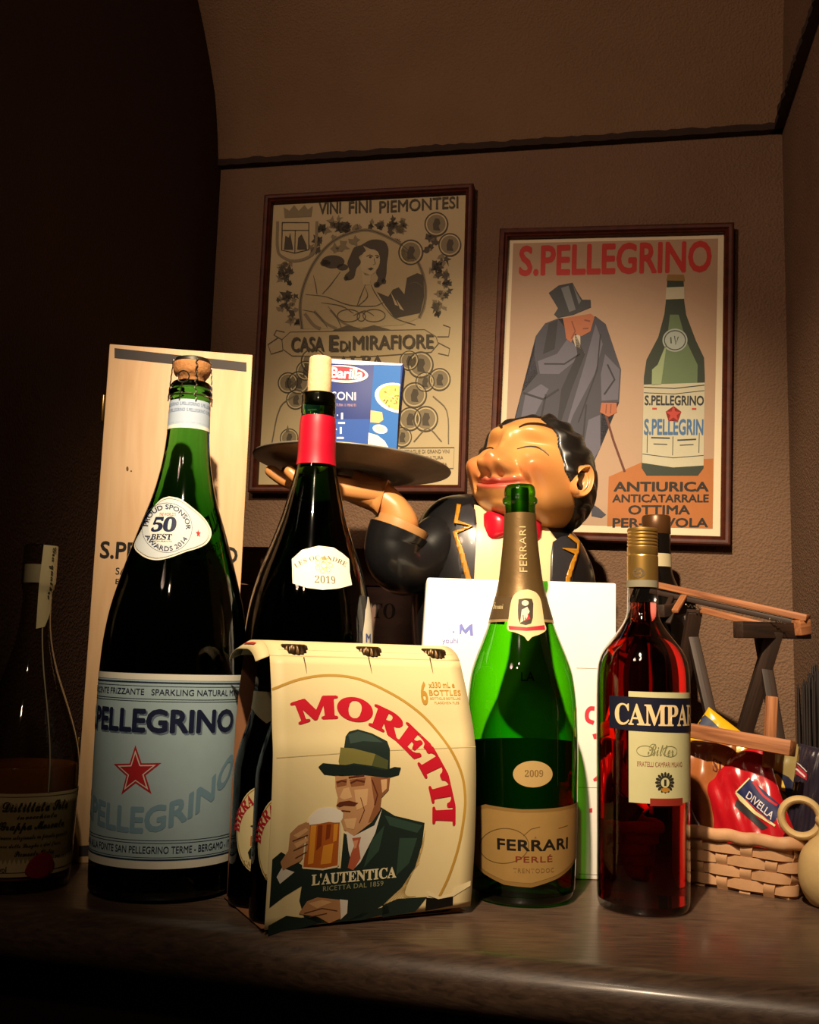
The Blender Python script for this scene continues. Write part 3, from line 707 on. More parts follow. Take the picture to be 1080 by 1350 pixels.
decal('rule_lines', '#5f4723', ml, conv(S_ring(665, 1115, 32, 23, 1.0, -.05) + S_stroke([(690, 1102), (700, 1093), (712, 1090)], .8) + S_stroke([(736, 1092), (748, 1088)], .8), px), mp, .0013, (.004, .006))
decal('lettering', '#17130f', ml, S_text('FERRARI', fb_(656, 1107, 748, 1122), .025, 1.05), mp, .0014, (.004, .01))
decal('lettering', '#6d2a1c', ml, S_text('PERLÉ', fb_(680, 1127, 728, 1137), .012, 1.1), mp, .0014, (.004, .01))
decal('lettering', '#6f5127', ml, S_text('TRENTODOC', fb_(677, 1145, 730, 1151), .0, 1.2) + S_star(*px(706, 1104), .0012), mp, .0014, (.004, .01))
decal('back_label', '#3a2a18', fb, S_poly([(a * R1, z) for a, z in [(2.0, .03), (4.3, .03), (4.3, fy(985)), (2.0, fy(985))]]), mp, .0006, (.004, .02))

# ================================================================ red bitter bottle
CD = PT(848, 1197).y
ax = lambda y: 849 - (y - 850) * .002
p = P(ax(1197), 1197, CD)
cb = thing('bitter_bottle', 'full bottle of dark red bitter liqueur with gold screw cap and navy banded label', 'bottle', (p.x, p.y, T), facing(p))
rows = [(849, 769, 20), (849, 772, 19.5), (849, 795, 20), (849, 808, 20.5), (849, 818, 23.5), (849, 828, 29), (849, 838, 36.5), (849, 848, 44.5), (849, 858, 51.5), (849, 868, 56), (849, 880, 58.8), (849, 900, 60.3), (849, 950, 60.5), (849, 1100, 60), (848, 1190, 60)]
pr = bottle_profile(rows, CD)[::-1]; R0 = pr[0][0]
base = [(.0008, .008), (R0 * .6, .006), (R0 * .86, .0006), (R0 * .95, .002), (R0, .010)]
prof = crom(base + [q for q in pr if q[1] > .02], 5); prof[0] = (.0008, .008)
MB().lathe(prof, 96).build('glass_body', thin_glass('clear_flint_glass', (.93, .92, .90), (.55, .5, .5)), cb, angle=60)
B = Round(cb, prof); R1 = R0; mp = B.map(R1); px = B.px(R1)
cy = lambda y: P(849, y, CD).z - T
zq = cy(795)
lq = [(.0008, .0095)] + [(max(.0008, r - .0010), z + .0012) for r, z in prof if .0095 < z + .0012 < zq and r > .6 * .02] + [(B.R(zq) - .0010, zq), (.0008, zq)]
MB().lathe(lq, 96).build('liqueur', liquid('red_liqueur', (.968, .05, .03), 58, 1.36), cb, angle=60)
M_GOLD = pm('gold_cap', '#b9924e', rough=.33, metal=.85, var=.06)
cap = [(.0005, cy(696.5)), (.0148, cy(697)), (.0157, cy(699))]
for y in (703, 707, 712, 716, 720.5): cap += [(.0157, cy(y - 1.6)), (.0150, cy(y)), (.0157, cy(y + 1.6))]
cap += [(.0157, cy(731)), (.0152, cy(732.5)), (.0156, cy(734))]
cp = MB().lathe(cap, 64).build('screw_cap', M_GOLD, cb, angle=25)
sk = MB().lathe([(.0157, cy(734)), (.0158, cy(737)), (.0158, cy(768)), (.0150, cy(769.5))], 64, caps=False).build('cap_skirt', M_GOLD, cb, angle=25)
kmap = lambda A, lift: np.stack([(.0158 + lift) * np.sin(A[:, 0] / .0158), -(.0158 + lift) * np.cos(A[:, 0] / .0158), A[:, 1]], 1)
decal('crest_print', '#5a4a34', sk, S_ring(-.004, cy(757), .0056, .0046, .0014) + [s for k in range(8) for s in S_ell(-.004 + .0048 * math.cos(k * PI / 4), cy(757) + .004 * math.sin(k * PI / 4), .0014)] + S_rect(-.0062, cy(758.5), -.0018, cy(755.5)), kmap, .0003, (.002, None))
decal('grey_band', '#7d7764', sk, S_rect(-.049, cy(775), .049, cy(766)), kmap, .0003, (.003, None))
D_ = lambda x, y=980: B.uv(x, y)[0] * R1
cyl = lambda y: B.uv(849, y)[1]
xr = 1.25 * R1 * 1.0
pl = decal('front_label', '#c3bd8f', cb, S_rect(D_(829), cyl(1059), D_(829) + 2.05 * R1, cyl(912)), mp, .0005, (.004, None))
nv = decal('name_band', '#14162a', cb, S_poly([(D_(804), cyl(919)), (D_(804), cyl(962)), (D_(829), cyl(964)), (D_(829) + 2.25 * R1, cyl(966)), (D_(829) + 2.25 * R1, cyl(920))]), mp, .0009, (.004, None))
def serif_word(u0, u1, zb, zt):
    s = bold('CAMPARI'); w = lambda q: float(np.ptp(raw_text(q, .0, .93)[0][:, 0])); k = (u1 - u0) / w(bold('CAMPA')); return S_text(s, (u0, zt, u0 + k * w(s), zb), .012, .93)
decal('lettering', '#e3c594', nv, serif_word(D_(811.5), D_(905), cyl(957), cyl(928)), mp, .0014, (.004, None))
sh = S_text(script('Bitter'), (D_(854), cyl(980), D_(888), cyl(996))) + [s for k in (-1, 1) for s in S_ring(D_(868) + k * .012, cyl(990), .008, .005, .0005)]
decal('script_print', '#7d7a52', pl, sh, mp, .0009, (.004, None))
decal('lettering', '#8a4a34', pl, S_text(bold('F') + 'RATELLI ' + bold('C') + 'AMPARI MILANO', (D_(840), cyl(1004), D_(840) + .047, cyl(1010.5))), mp, .0009, (.004, None))
cc = (D_(877), cyl(1031))
sh = []
for k in range(16):
    a = 2 * PI * k / 16; sh += S_ell(cc[0] + .0078 * math.cos(a), cc[1] + .0078 * math.sin(a), .0022, .0013, a)
sh += S_ring(*cc, .0052, .0056, .0016) + S_rect(cc[0] - .0012, cc[1] - .003, cc[0] + .0012, cc[1] + .003)
decal('crest_print', '#2e2b22', pl, sh, mp, .0009, (.004, None))
decal('crest_print', '#b07a2c', pl, S_ell(cc[0], cc[1] - .0068, .004, .0022), mp, .0012, (.004, None))
decal('red_tab', '#8c2a1e', pl, S_rect(D_(857), cyl(1062), D_(857) + .036, cyl(1052)), mp, .0010, (.004, None))
# ================================================================ six-pack carton of beer
p0 = PT(346, 1229); ma = math.radians(25)
p1 = PT(621, 1195); k_ = p1.x / p1.y
mw = (k_ * p0.y - p0.x) / (math.cos(ma) - k_ * math.sin(ma))
mo = thing('beer_carton', 'cream cardboard beer six-pack carton printed with a hatted man drinking, at the counter front', 'beer carton', (p0.x, p0.y, T + .0012), ma)
MD = .127
M_CARD = pm('cream_carton', '#e3cf9c', rough=.55, var=.03)
M_KRAFT = pm('kraft_board', '#8a5a3a', rough=.75, var=.1)
sec_f = crom([(0, .0006), (-.0035, .05), (-.0055, .10), (-.004, .150), (.001, .170), (.007, .200), (.017, .2345)], 5)
bow = lambda z: np.interp(z, [q[1] for q in sec_f], [q[0] for q in sec_f])
fpx = plane_px(mo)
def sheet(name, sec, x0, x1, mat, th=.0007, nx=14, x0f=None, x1f=None, raise_=0.0):
    b = MB(); rings = []
    for k in range(nx + 1):
        t = k / nx; ring = []
        for i, (y, z) in enumerate(sec):
            a = x0 if x0f is None else x0f(z); c = x1 if x1f is None else x1f(z); ring.append((a + (c - a) * t, y, max(z, raise_ * t)))
        rings.append(ring)
    b.loft(rings, caps=False, closed=False); return b.build(name, mat, mo, solid=th, angle=50)
fr = sheet('front_panel', sec_f, 0, mw, M_CARD, x0f=lambda z: np.interp(z, [0, .235], [.0015, 0]), raise_=.006, x1f=lambda z: np.interp(z, [0, .06, .17, .235], [mw - .001, mw, mw - .001, mw - .009]))
sec_t = crom([(.017, .2345), (.024, .241), (.040, .2475), (.058, .2485), (MD - .040, .2475), (MD - .024, .241), (MD - .017, .2345)], 4)
tp = sheet('top_panel', sec_t, .0, mw - .009, M_CARD)
sheet('back_panel', [(MD - .017, .2345), (MD - .006, .20), (MD, .165), (MD + .002, .08), (MD, .0006)], .003, mw, M_KRAFT)
sheet('bottom_panel', [(.004, .0004), (MD, .0004)], .0, mw - .004, M_KRAFT)
# drooping end flap of the top
b = MB(); b.loft([[(-.000, y, z) for y, z in sec_t], [(-.012, .020 + (y - .017) * .95, .229 + (z - .2345) * .8) for y, z in sec_t]], False, False); gf = b.build('end_flap', M_CARD, mo, solid=.0006)
decal('red_print', '#b3302c', gf, [(np.array([(x, y) for x in (-.0045, -.0075) for y in np.linspace(.045, .080, 8)]), [(i, i + 1, i + 9, i + 8) for i in range(7)])],
      lambda A, l: np.stack([A[:, 0], A[:, 1], np.interp(A[:, 1], [.017, .024, .04, .058, .09], [.2345, .241, .2475, .2485, .2475]) - .0065 * (-A[:, 0] / .012) + .0012], 1), 0)
decal('red_print', '#b3302c', tp, [(np.array([(x, y) for x in np.linspace(.010, mw - .014, 2) for y in (.0215, .0226)]), [(0, 1, 3, 2)])], lambda A, l: np.stack([A[:, 0], A[:, 1], np.interp(A[:, 1], [.017, .024], [.2345, .241]) + .0012], 1), 0)
# ---- print on the front
def mmap(A, lift): return np.stack([A[:, 0], bow(A[:, 1]) - .0007 - lift, A[:, 1]], 1)
q3 = lambda x, y: fpx(290 + x / 3, 820 + y / 3)
CC = (None, .004)
host = [fr]
def prt(name, col, shapes, lift):
    o = decal('front_print' if host[0] is fr else name, col, host[0], conv(shapes, q3), mmap, lift * .35 + .0002, CC); host[0] = o; return o
ringp = [(216, 268), (330, 228), (450, 212), (570, 228), (700, 290), (790, 355), (850, 420), (910, 515), (945, 600), (957, 680), (955, 750), (935, 880), (900, 1000), (865, 1082)]
prt('gold_ring', '#b98f3d', S_stroke(ringp, 10, False, 5), .0003)
prt('fold_line', '#cdb987', S_stroke([(216, 535), (600, 508), (1003, 492)], 3), .0002)
hat = []
for k in range(11):
    o_ = k * 13; hat += S_stroke([(800 - k * 2, 820 + o_), (790 - k * 6, 900 + o_ * .9), (740 - k * 2, 1010 + o_ * .55), (650 + k * 12, 1112 - k * 3)], 2.2, False, 4)
prt('fine_lines', '#c7ab6c', hat, .0003)
prt('name_lettering', '#c1172c', [s for s in S_arc(bold('MORETTI'), (450, 762), 377, -21, 95, 96, .036, .96)], .0006)
prt('gold_lettering', '#b78a3a', S_text('6', (806, 236, 834, 330), .03) + S_text('x330 mL e', (842, 238, 945, 262), .02) + S_text('BOTTLES', (840, 270, 966, 292), .02, 1.1) + S_text('BOTTIGLIE BOTELLAS', (842, 299, 962, 308)) + S_text('FLASCHEN FLES', (858, 316, 955, 325)), .0005)
prt('suit', '#1b2822', S_poly([(625, 728), (680, 762), (798, 790), (790, 870), (765, 965), (715, 1045), (640, 1118), (560, 1165), (500, 1182), (390, 1190), (330, 1165), (310, 1100), (318, 1040), (250, 1082), (192, 1128), (200, 935), (235, 905), (330, 965), (470, 970), (480, 830), (520, 850)]), .0005)
prt('suit', '#1b2822', S_poly([(190, 1200), (260, 1160), (320, 1168), (390, 1160), (400, 1188), (300, 1215), (188, 1240)]) + S_poly([(640, 1118), (700, 1092), (815, 1085), (770, 1145), (640, 1168)]) + S_poly([(660, 1120), (668, 1150), (560, 1178), (500, 1182), (560, 1150)]), .0005)
prt('bottle_slot', '#0f0b09', S_poly([(812, 1088), (870, 1092), (918, 1078), (918, 1120), (810, 1142)]), .0006)
prt('paper_flap', '#e8d7aa', S_poly([(815, 1062), (860, 1084), (910, 1074), (925, 1048), (985, 1020), (985, 1040), (920, 1082), (860, 1094), (820, 1080)]), .0009)
prt('suit_light', '#2f4438', S_poly([(640, 760), (790, 800), (770, 830), (660, 800)]) + S_poly([(700, 850), (770, 850), (740, 950), (690, 1000)]) + S_poly([(590, 860), (640, 800), (620, 900), (560, 970)]), .0007)
prt('shirt', '#d3cabc', S_poly([(488, 812), (520, 842), (600, 800), (630, 735), (604, 830), (548, 945), (520, 975), (500, 900)]) + S_poly([(470, 1094), (502, 1098), (500, 1150), (474, 1176)]) + S_poly([(218, 1005), (238, 968), (288, 985), (232, 1032)]), .0008)
prt('tie', '#a9563a', S_poly([(513, 850), (548, 846), (540, 880), (548, 930), (520, 978), (498, 968), (510, 910), (522, 880)]), .0010)
prt('tie', '#c98a66', S_poly([(518, 862), (538, 856), (530, 890), (522, 892)]), .0012)
prt('skin', '#b98960', S_poly([(446, 606), (600, 598), (662, 606), (656, 660), (628, 690), (622, 740), (590, 787), (520, 842), (480, 816), (466, 772), (458, 738), (450, 724), (456, 690), (446, 650)]), .0009)
prt('skin', '#8a5737', S_poly([(585, 610), (662, 606), (656, 660), (628, 690), (622, 740), (592, 785), (575, 790), (600, 720)]) + S_poly([(448, 626), (492, 616), (490, 642), (452, 650)]) + S_poly([(502, 620), (566, 612), (560, 642), (508, 648)]), .0011)
prt('skin', '#d3a878', S_poly([(478, 655), (500, 650), (512, 690), (480, 700), (462, 690)]) + S_poly([(520, 660), (575, 655), (570, 720), (530, 740)]) + S_poly([(625, 620), (650, 618), (648, 655), (630, 672)]) + S_poly([(480, 775), (530, 770), (520, 815), (490, 810)]), .0013)
prt('face_lines', '#5a2b1c', S_poly([(448, 722), (462, 708), (500, 702), (536, 712), (520, 724), (480, 722), (462, 728)]) + S_stroke([(452, 632), (470, 624), (490, 628)], 6) + S_stroke([(505, 634), (530, 622), (562, 628)], 7) + S_stroke([(498, 612), (560, 604)], 7) + S_stroke([(470, 742), (505, 745)], 5) + S_stroke([(590, 620), (612, 680), (600, 720)], 5) + S_stroke([(545, 690), (560, 740), (540, 790)], 3), .0015)
prt('hat', '#1d2b26', S_poly([(468, 562), (494, 452), (510, 433), (545, 424), (600, 440), (656, 470), (664, 500), (660, 592), (560, 600), (470, 592)]), .0010)
prt('hat', '#34463e', S_poly([(505, 445), (545, 432), (600, 448), (640, 475), (560, 470), (510, 480)]), .0012)
prt('hat_band', '#77713a', S_poly([(460, 548), (470, 494), (520, 498), (606, 520), (590, 566), (520, 556), (465, 568)]), .0013)
prt('hat_band', '#4a4f2c', S_poly([(606, 520), (656, 545), (652, 580), (590, 566)]), .0013)
prt('hat', '#14201c', S_poly([(380, 570), (398, 555), (470, 562), (560, 566), (640, 584), (680, 570), (705, 573), (696, 600), (650, 613), (560, 602), (470, 606), (402, 598)]), .0014)
prt('beer', '#a8561c', S_poly([(336, 790), (466, 780), (460, 960), (400, 972), (320, 968)]), .0010)
prt('beer', '#d18a2c', S_poly([(350, 800), (372, 798), (362, 950), (340, 955)]) + S_poly([(400, 880), (440, 870), (432, 950), (390, 955)]) + S_poly([(440, 795), (458, 793), (452, 860), (438, 866)]), .0012)
prt('beer', '#7a3514', S_poly([(378, 800), (396, 798), (392, 880), (372, 900)]) + S_poly([(412, 796), (430, 795), (424, 850), (408, 858)]), .0012)
prt('glass_rim', '#d8c9a8', S_stroke([(320, 968), (400, 974), (458, 962)], 7) + S_stroke([(466, 780), (460, 960)], 5) + S_stroke([(330, 840), (320, 968)], 5), .0014)
prt('foam', '#e3dacb', S_poly([(340, 775), (368, 742), (410, 728), (452, 735), (476, 750), (466, 788), (420, 786), (345, 798)], 2), .0014)
prt('skin', '#a97a52', S_poly([(268, 832), (300, 800), (332, 786), (346, 800), (346, 832), (338, 900), (310, 942), (270, 962), (242, 978), (232, 945), (262, 900)]) + S_poly([(308, 1152), (340, 1102), (380, 1086), (470, 1096), (476, 1170), (430, 1190), (385, 1164)]), .0013)
prt('skin', '#c99b6c', S_poly([(280, 840), (330, 810), (342, 818), (300, 850)]) + S_poly([(284, 872), (336, 848), (340, 860), (296, 890)]) + S_poly([(345, 1110), (400, 1096), (440, 1105), (380, 1130)]), .0016)
prt('face_lines', '#5a3520', S_stroke([(278, 862), (338, 838)], 4) + S_stroke([(282, 900), (338, 874)], 4) + S_stroke([(290, 930), (334, 905)], 4) + S_stroke([(330, 1150), (400, 1130), (460, 1140)], 4) + S_stroke([(350, 1165), (420, 1150)], 4), .0018)
prt('lettering', '#dccfa8', S_text(bold("L'AUTENTICA"), (356, 994, 690, 1040), .018, 1.0, 0, -32), .0016)
prt('lettering', '#8d8a63', S_text('RICETTA DAL 1859', (402, 1042, 640, 1062), .01, 1.1, 0, -22), .0016)
b = MB()
for xx in (403, 490, 570):
    u, _ = fpx(xx, 900)
decal('slit', '#5a4a30', host[0], conv([s for x in (355, 615, 860) for s in S_stroke([(x, 140), (x + 4, 175), (x + 6, 205)], [5, 4, 1.5])], q3), mmap, .0003, CC)

# ---- the beer bottles in it
M_BROWN = liquid('black_brown_beer_glass', (.55, .22, .06), 95, 1.4)
bp = crom([(.0008, .006), (.020, .004), (.0255, .0003), (.0285, .003), (.0292, .010), (.0292, .06), (.0292, .118), (.0285, .132), (.0240, .152), (.0180, .172), (.0148, .190), (.0136, .212), (.0130, .228), (.0130, .228), (.0142, .2285), (.0142, .233), (.0128, .2345), (.0128, .2395)], 4); bp[0] = (.0008, .006)
def beer(x, y, label, group='beer bottles in the carton', rot=0.0):
    w = mat4(mo) @ Vector((x, y, 0)); o = thing('beer_bottle', label, 'bottle', (w.x, w.y, T + .0012), facing(w) + rot, group); return o
def beer_parts(o):
    B = Round(o, bp); mp = B.map(.0292)
    MB().lathe(bp, 48).build('glass_body', M_BROWN, o, angle=60)
    b = MB(); rings = []; n = 84
    for k, (r, z) in enumerate([(.0004, .2462), (.0105, .2461), (.0128, .2450), (.0138, .2425), (.0150, .2385), (.0153, .2372), (.0135, .2375)]):
        rings.append([((r + (.0006 * math.cos(21 * 2 * PI * j / n) if k in (3, 4, 5) else 0)) * math.cos(2 * PI * j / n), (r + (.0006 * math.cos(21 * 2 * PI * j / n) if k in (3, 4, 5) else 0)) * math.sin(2 * PI * j / n), z) for j in range(n)])
    b.loft(rings, True); b.build('crown_cap', pm('bronze_crown_cap', '#4e3a24', rough=.35, metal=.8), o, angle=50)
    lb = decal('front_label', '#d8c795', o, S_ell(0, .073, .027, .040), mp, .0004, (.003, None))
    decal('gold_ring', '#9c7a34', lb, S_ring(0, .073, .0255, .0385, .0008), mp, .0007, (.003, None))
    decal('name_lettering', '#a81c28', lb, S_arc(bold('BIRRA MORETTI'), (0, .068), .0225, -88, 88, .0085, .02, ys=1, asp=1.3), mp, .0008, (.003, None))
    decal('small_figure', '#1d2320', lb, S_poly([(-.011, .076), (-.004, .079), (0, .088), (.006, .086), (.008, .079), (.014, .076), (.008, .0735), (-.006, .073)]) + S_poly([(-.012, .052), (-.006, .062), (.004, .066), (.014, .056), (.016, .046), (-.010, .046)]), mp, .0008, (.003, None))
    decal('small_figure', '#b5632f', lb, S_ell(.002, .068, .005, .0065) + S_rect(-.010, .058, -.005, .067), mp, .0007, (.003, None))
    decal('lettering', '#8a6d2e', lb, S_text(bold("L'AUTENTICA"), (-.016, .0445, .016, .0395), .01), mp, .0008, (.003, None))
    decal('neck_label', '#cfc4a0', o, S_poly([(-.0292 * 3.1, .200), (.0292 * 3.1, .200), (.0292 * 3.1, .190), (.03, .182), (0, .170), (-.03, .182), (-.0292 * 3.1, .190)]), mp, .0004, (.003, None))
xs = [fpx(405, 862)[0], fpx(490, 862)[0], fpx(571, 862)[0]]
fl = beer(.0270, .0320, 'nearest beer bottle at the open left end of the carton, half behind its printed front')
for (xx, lab_) in ((xs[0], ''),): pass
beer_parts(fl)
def dup(root, loc, rot, label):
    r = root.copy(); COL.objects.link(r); r.location = loc; r.rotation_euler = (0, 0, rot); r['label'] = label
    for ch in list(root.children):
        c = ch.copy(); COL.objects.link(c); c.parent = r
        for g in ch.children: d_ = g.copy(); COL.objects.link(d_); d_.parent = c
    return r
for x, y, lab_ in ((mw / 2, .0320, 'beer bottle whose crown cap shows in the middle of the carton top'), (mw - .0325, .0320, 'beer bottle whose crown cap shows at the carton top nearest the green sparkling wine'), (.0250, .0950, 'rear beer bottle with oval label, seen through the open left end of the carton')):
    w = mat4(mo) @ Vector((x, y, 0)); dup(fl, (w.x, w.y, T + .0012), facing(w), lab_)
# ================================================================ framed posters
M_FRAME = wood('mahogany_frame', '#3a160c', '#53220f', scale=8, stretch=(8, 8, 8), rough=.55, coat=.0, bump=.03, spec=.25)
def poster(label, outer, paper, fw):
    """outer / paper: pixel corners TL TR BR BL; builds a true rectangle hung on the back wall"""
    off = WN * -.026
    c = [ray_plane(x, y, W0 + off, WN) for x, y in outer]
    ux = lambda v: (v - W0).dot(WD)
    cx = sum(ux(v) for v in c) / 4; cz = sum(v.z for v in c) / 4
    w = ((ux(c[1]) - ux(c[0])) + (ux(c[2]) - ux(c[3]))) / 2; h = ((c[0].z - c[3].z) + (c[1].z - c[2].z)) / 2
    roll = math.atan2((c[1].z - c[0].z) + (c[2].z - c[3].z), 2 * w)
    o = thing('framed_poster', label, 'poster', W0 + off + WD * cx + Vector((0, 0, cz - W0.z)), (0, 0, 0))
    o.rotation_euler = (Matrix.Rotation(-WA, 3, 'Z') @ Matrix.Rotation(-roll, 3, 'Y')).to_euler()
    b = MB(); prof = [(0, .024), (0, .003), (.0015, .0005), (.004, 0), (fw * .55, .001), (fw * .72, .005), (fw * .9, .004), (fw, .007), (fw, .024)]
    rings = []
    for sx, sz in ((-1, 1), (1, 1), (1, -1), (-1, -1), (-1, 1)):
        rings.append([(sx * (w / 2 - a), y, sz * (h / 2 - a)) for a, y in prof])
    b.loft(rings, caps=False, closed=False); b.build('frame', M_FRAME, o, angle=25)
    b = MB(); b.box((0, .020, 0), (w - fw, .006, h - fw)); b.build('backing_board', pm('backing_card', '#3a2c20', rough=.8), o)
    iw, ih = w / 2 - fw, h / 2 - fw
    H = homography(paper, [(-iw, ih), (iw, ih), (iw, -ih), (-iw, -ih)])
    pr_ = lambda A, l: np.stack([A[:, 0], .0165 - l + np.zeros(len(A)), A[:, 1]], 1)
    return o, H, pr_, iw, ih
# ---- left: the wine house poster
zx = lambda x, y: (320 + x / 3.294, 230 + y / 3.294)
po, H, M, iw, ih = poster('framed black and tan wine-house poster with a dark-haired woman and medals', [(343, 256), (623.5, 240.5), (614, 649), (331, 648)], [(355, 269), (610, 255.5), (604, 629), (343.5, 626)], .0135)
HZ = lambda x, y: H(*zx(x, y))
pp = decal('print_sheet', pm('tan_poster_paper', '#b8a67c', rough=.6, var=.04), po, S_rect(-iw, -ih, iw, ih), M, 0)
DK, MD_, LT = '#4a4233', '#83765a', '#c4b48a'
def art(name, col, sh, l): return decal(name, col, pp, conv(sh, HZ), M, l)
def leaf(cx, cy, s, rot):
    p = []
    for k in range(10):
        a = rot + k * PI / 5; r = s * (1 if k % 2 == 0 else .62) * (.6 + .7 * rng.random()) * (1.15 if k < 5 else .8); p.append((cx + r * math.cos(a), cy + r * math.sin(a)))
    return S_poly(p)
lv, lv2 = [], []
for (cx, cy, rx, ry, n) in ((190, 420, 45, 55, 9), (185, 545, 45, 45, 8), (215, 620, 30, 30, 4), (370, 215, 70, 30, 9), (450, 235, 50, 20, 6), (650, 215, 40, 40, 7), (660, 300, 30, 30, 4), (840, 400, 40, 60, 8), (860, 480, 30, 50, 6), (800, 290, 30, 40, 5), (835, 570, 30, 30, 4), (560, 215, 40, 15, 4), (300, 300, 30, 30, 4), (400, 285, 35, 25, 4)):
    for k in range(n * 2):
        a, q = rng.random() * 6.28, math.sqrt(rng.random()); (lv if k % 2 else lv2).extend(leaf(cx + rx * q * math.cos(a), cy + ry * q * math.sin(a), 10 + 14 * rng.random(), rng.random() * 6))
art('leaf_print', MD_, lv2, .0003); art('leaf_print', DK, lv, .0005)
oval = [(250, 655), (240, 560), (255, 470), (300, 370), (370, 290), (450, 250), (530, 238), (620, 270), (700, 320), (755, 390), (780, 480), (775, 560), (755, 610)]
art('oval_field', '#b5a47a', S_poly(oval + [(680, 640), (400, 655)], 0), .0007)
art('line_print', MD_, S_stroke(oval, 14, False, 5), .0009); art('line_print', DK, S_stroke(oval, 3, False, 5), .0011)
# woman
art('dark_print', DK, S_poly([(570, 500), (620, 520), (640, 490), (665, 480), (690, 510), (700, 440), (745, 420), (772, 430), (776, 520), (760, 590), (650, 612), (610, 560)]), .0010)
art('line_print', '#bba980', S_poly([(630, 500), (665, 560), (650, 555)]) + S_poly([(655, 530), (690, 580), (672, 572)]), .0012)
hair = S_ell(378, 372, 50, 28) + S_ell(345, 378, 22, 14) + S_ell(420, 395, 24, 14) + S_poly([(500, 300), (545, 278), (600, 285), (618, 320), (612, 380), (608, 440), (590, 470), (560, 480), (575, 440), (565, 420), (580, 370), (572, 330), (540, 318)], 3)
hair += S_poly([(505, 300), (520, 330), (490, 350), (500, 375), (480, 400), (470, 440), (440, 450), (430, 430), (450, 410), (440, 380), (455, 340), (470, 310)], 3) + S_ell(570, 470, 14, 12) + S_ell(600, 455, 10, 12) + S_ell(436, 442, 10, 10)
art('dark_print', DK, hair, .0012)
art('leaf_print', MD_, leaf(420, 305, 35, .4) + leaf(470, 285, 28, 1.0) + leaf(390, 320, 22, 2), .0013)
art('skin_print', '#bfae84', S_poly([(508, 335), (540, 318), (572, 330), (582, 365), (575, 395), (552, 425), (520, 430), (500, 400), (500, 365)], 2) + S_poly([(505, 415), (545, 430), (540, 470), (510, 470)]), .0014)
art('line_print', '#4e4535', S_stroke([(523, 350), (538, 343), (552, 350)], 4) + S_ell(540, 353, 6, 5) + S_stroke([(560, 346), (572, 345), (578, 352)], 4) + S_ell(570, 354, 5, 4) + S_stroke([(556, 358), (562, 382), (552, 386)], 3) + S_poly([(528, 402), (545, 396), (556, 402), (542, 410)]), .0016)
fold = []
for q in ([(295, 430), (305, 470), (312, 510)], [(410, 415), (370, 470), (335, 508)], [(520, 470), (500, 520), (486, 558)], [(545, 470), (560, 500), (600, 560)], [(262, 510), (350, 520), (450, 555), (560, 560), (600, 545)], [(330, 545), (420, 560), (470, 590)], [(250, 575), (310, 590), (360, 650)], [(360, 560), (400, 610), (420, 650)], [(520, 480), (530, 520), (490, 560)], [(600, 560), (650, 610), (740, 640)], [(470, 600), (520, 580), (560, 600)], [(700, 470), (740, 460), (770, 480)]):
    fold += S_stroke(q, [2, 5, 3], False, 4)
art('line_print', '#5f5540', fold, .0013)
art('line_print', MD_, S_stroke([(260, 590), (300, 640), (330, 655)], 14, False, 4) + S_stroke([(300, 580), (350, 630), (400, 655)], 12, False, 4) + S_stroke([(370, 575), (420, 625), (470, 650)], 10, False, 4), .0009)
scr = []
for cx in (450, 560): scr += S_ring(cx, 600, 48, 26, 4)
scr += S_ring(505, 605, 18, 18, 4) + S_poly([(380, 662), (450, 640), (505, 655), (560, 640), (640, 662)])
art('line_print', '#5f5540', scr, .0014)
# arms
art('line_print', MD_, S_poly([(165, 185), (160, 140), (185, 155), (205, 130), (225, 155), (250, 130), (265, 150), (285, 135), (280, 180)]) + S_stroke([(135, 200), (140, 330), (180, 362), (215, 368), (265, 355), (298, 325), (305, 200)], 12, False, 4), .0010)
art('line_print', DK, S_stroke([(155, 205), (270, 205), (272, 320), (212, 335), (155, 322), (155, 205)], 4) + S_stroke([(155, 238), (270, 238)], 3) + S_stroke([(212, 240), (212, 335)], 3) + S_poly([(165, 320), (170, 260), (185, 270), (190, 250), (205, 320)]) + S_poly([(222, 320), (226, 270), (240, 255), (262, 300), (264, 320)]), .0012)
# medals
md = [(825, 212, 50), (885, 300, 48), (715, 332, 52), (765, 808, 54), (715, 790, 40), (848, 870, 46), (740, 935, 52), (785, 880, 40), (790, 1035, 52), (722, 1035, 48), (690, 1110, 40), (195, 880, 42), (240, 880, 46), (300, 790, 50), (230, 950, 40), (205, 1110, 38), (270, 830, 40)]
art('medal_print', MD_, [s for x, y, r in md for s in S_ell(x, y, r)], .0007)
art('medal_print', LT, [s for x, y, r in md for s in S_ring(x, y, r * .86, r * .86, r * .10)], .0011)
art('medal_print', DK, [s for x, y, r in md for s in S_ring(x, y, r, r, r * .09)] + [s for x, y, r in md for s in S_poly([(x - r * .25, y + r * .5), (x - r * .3, y), (x - r * .1, y - r * .5), (x + r * .25, y - r * .45), (x + r * .35, y - r * .1), (x + r * .2, y + r * .15), (x + r * .35, y + r * .55)])], .0013)
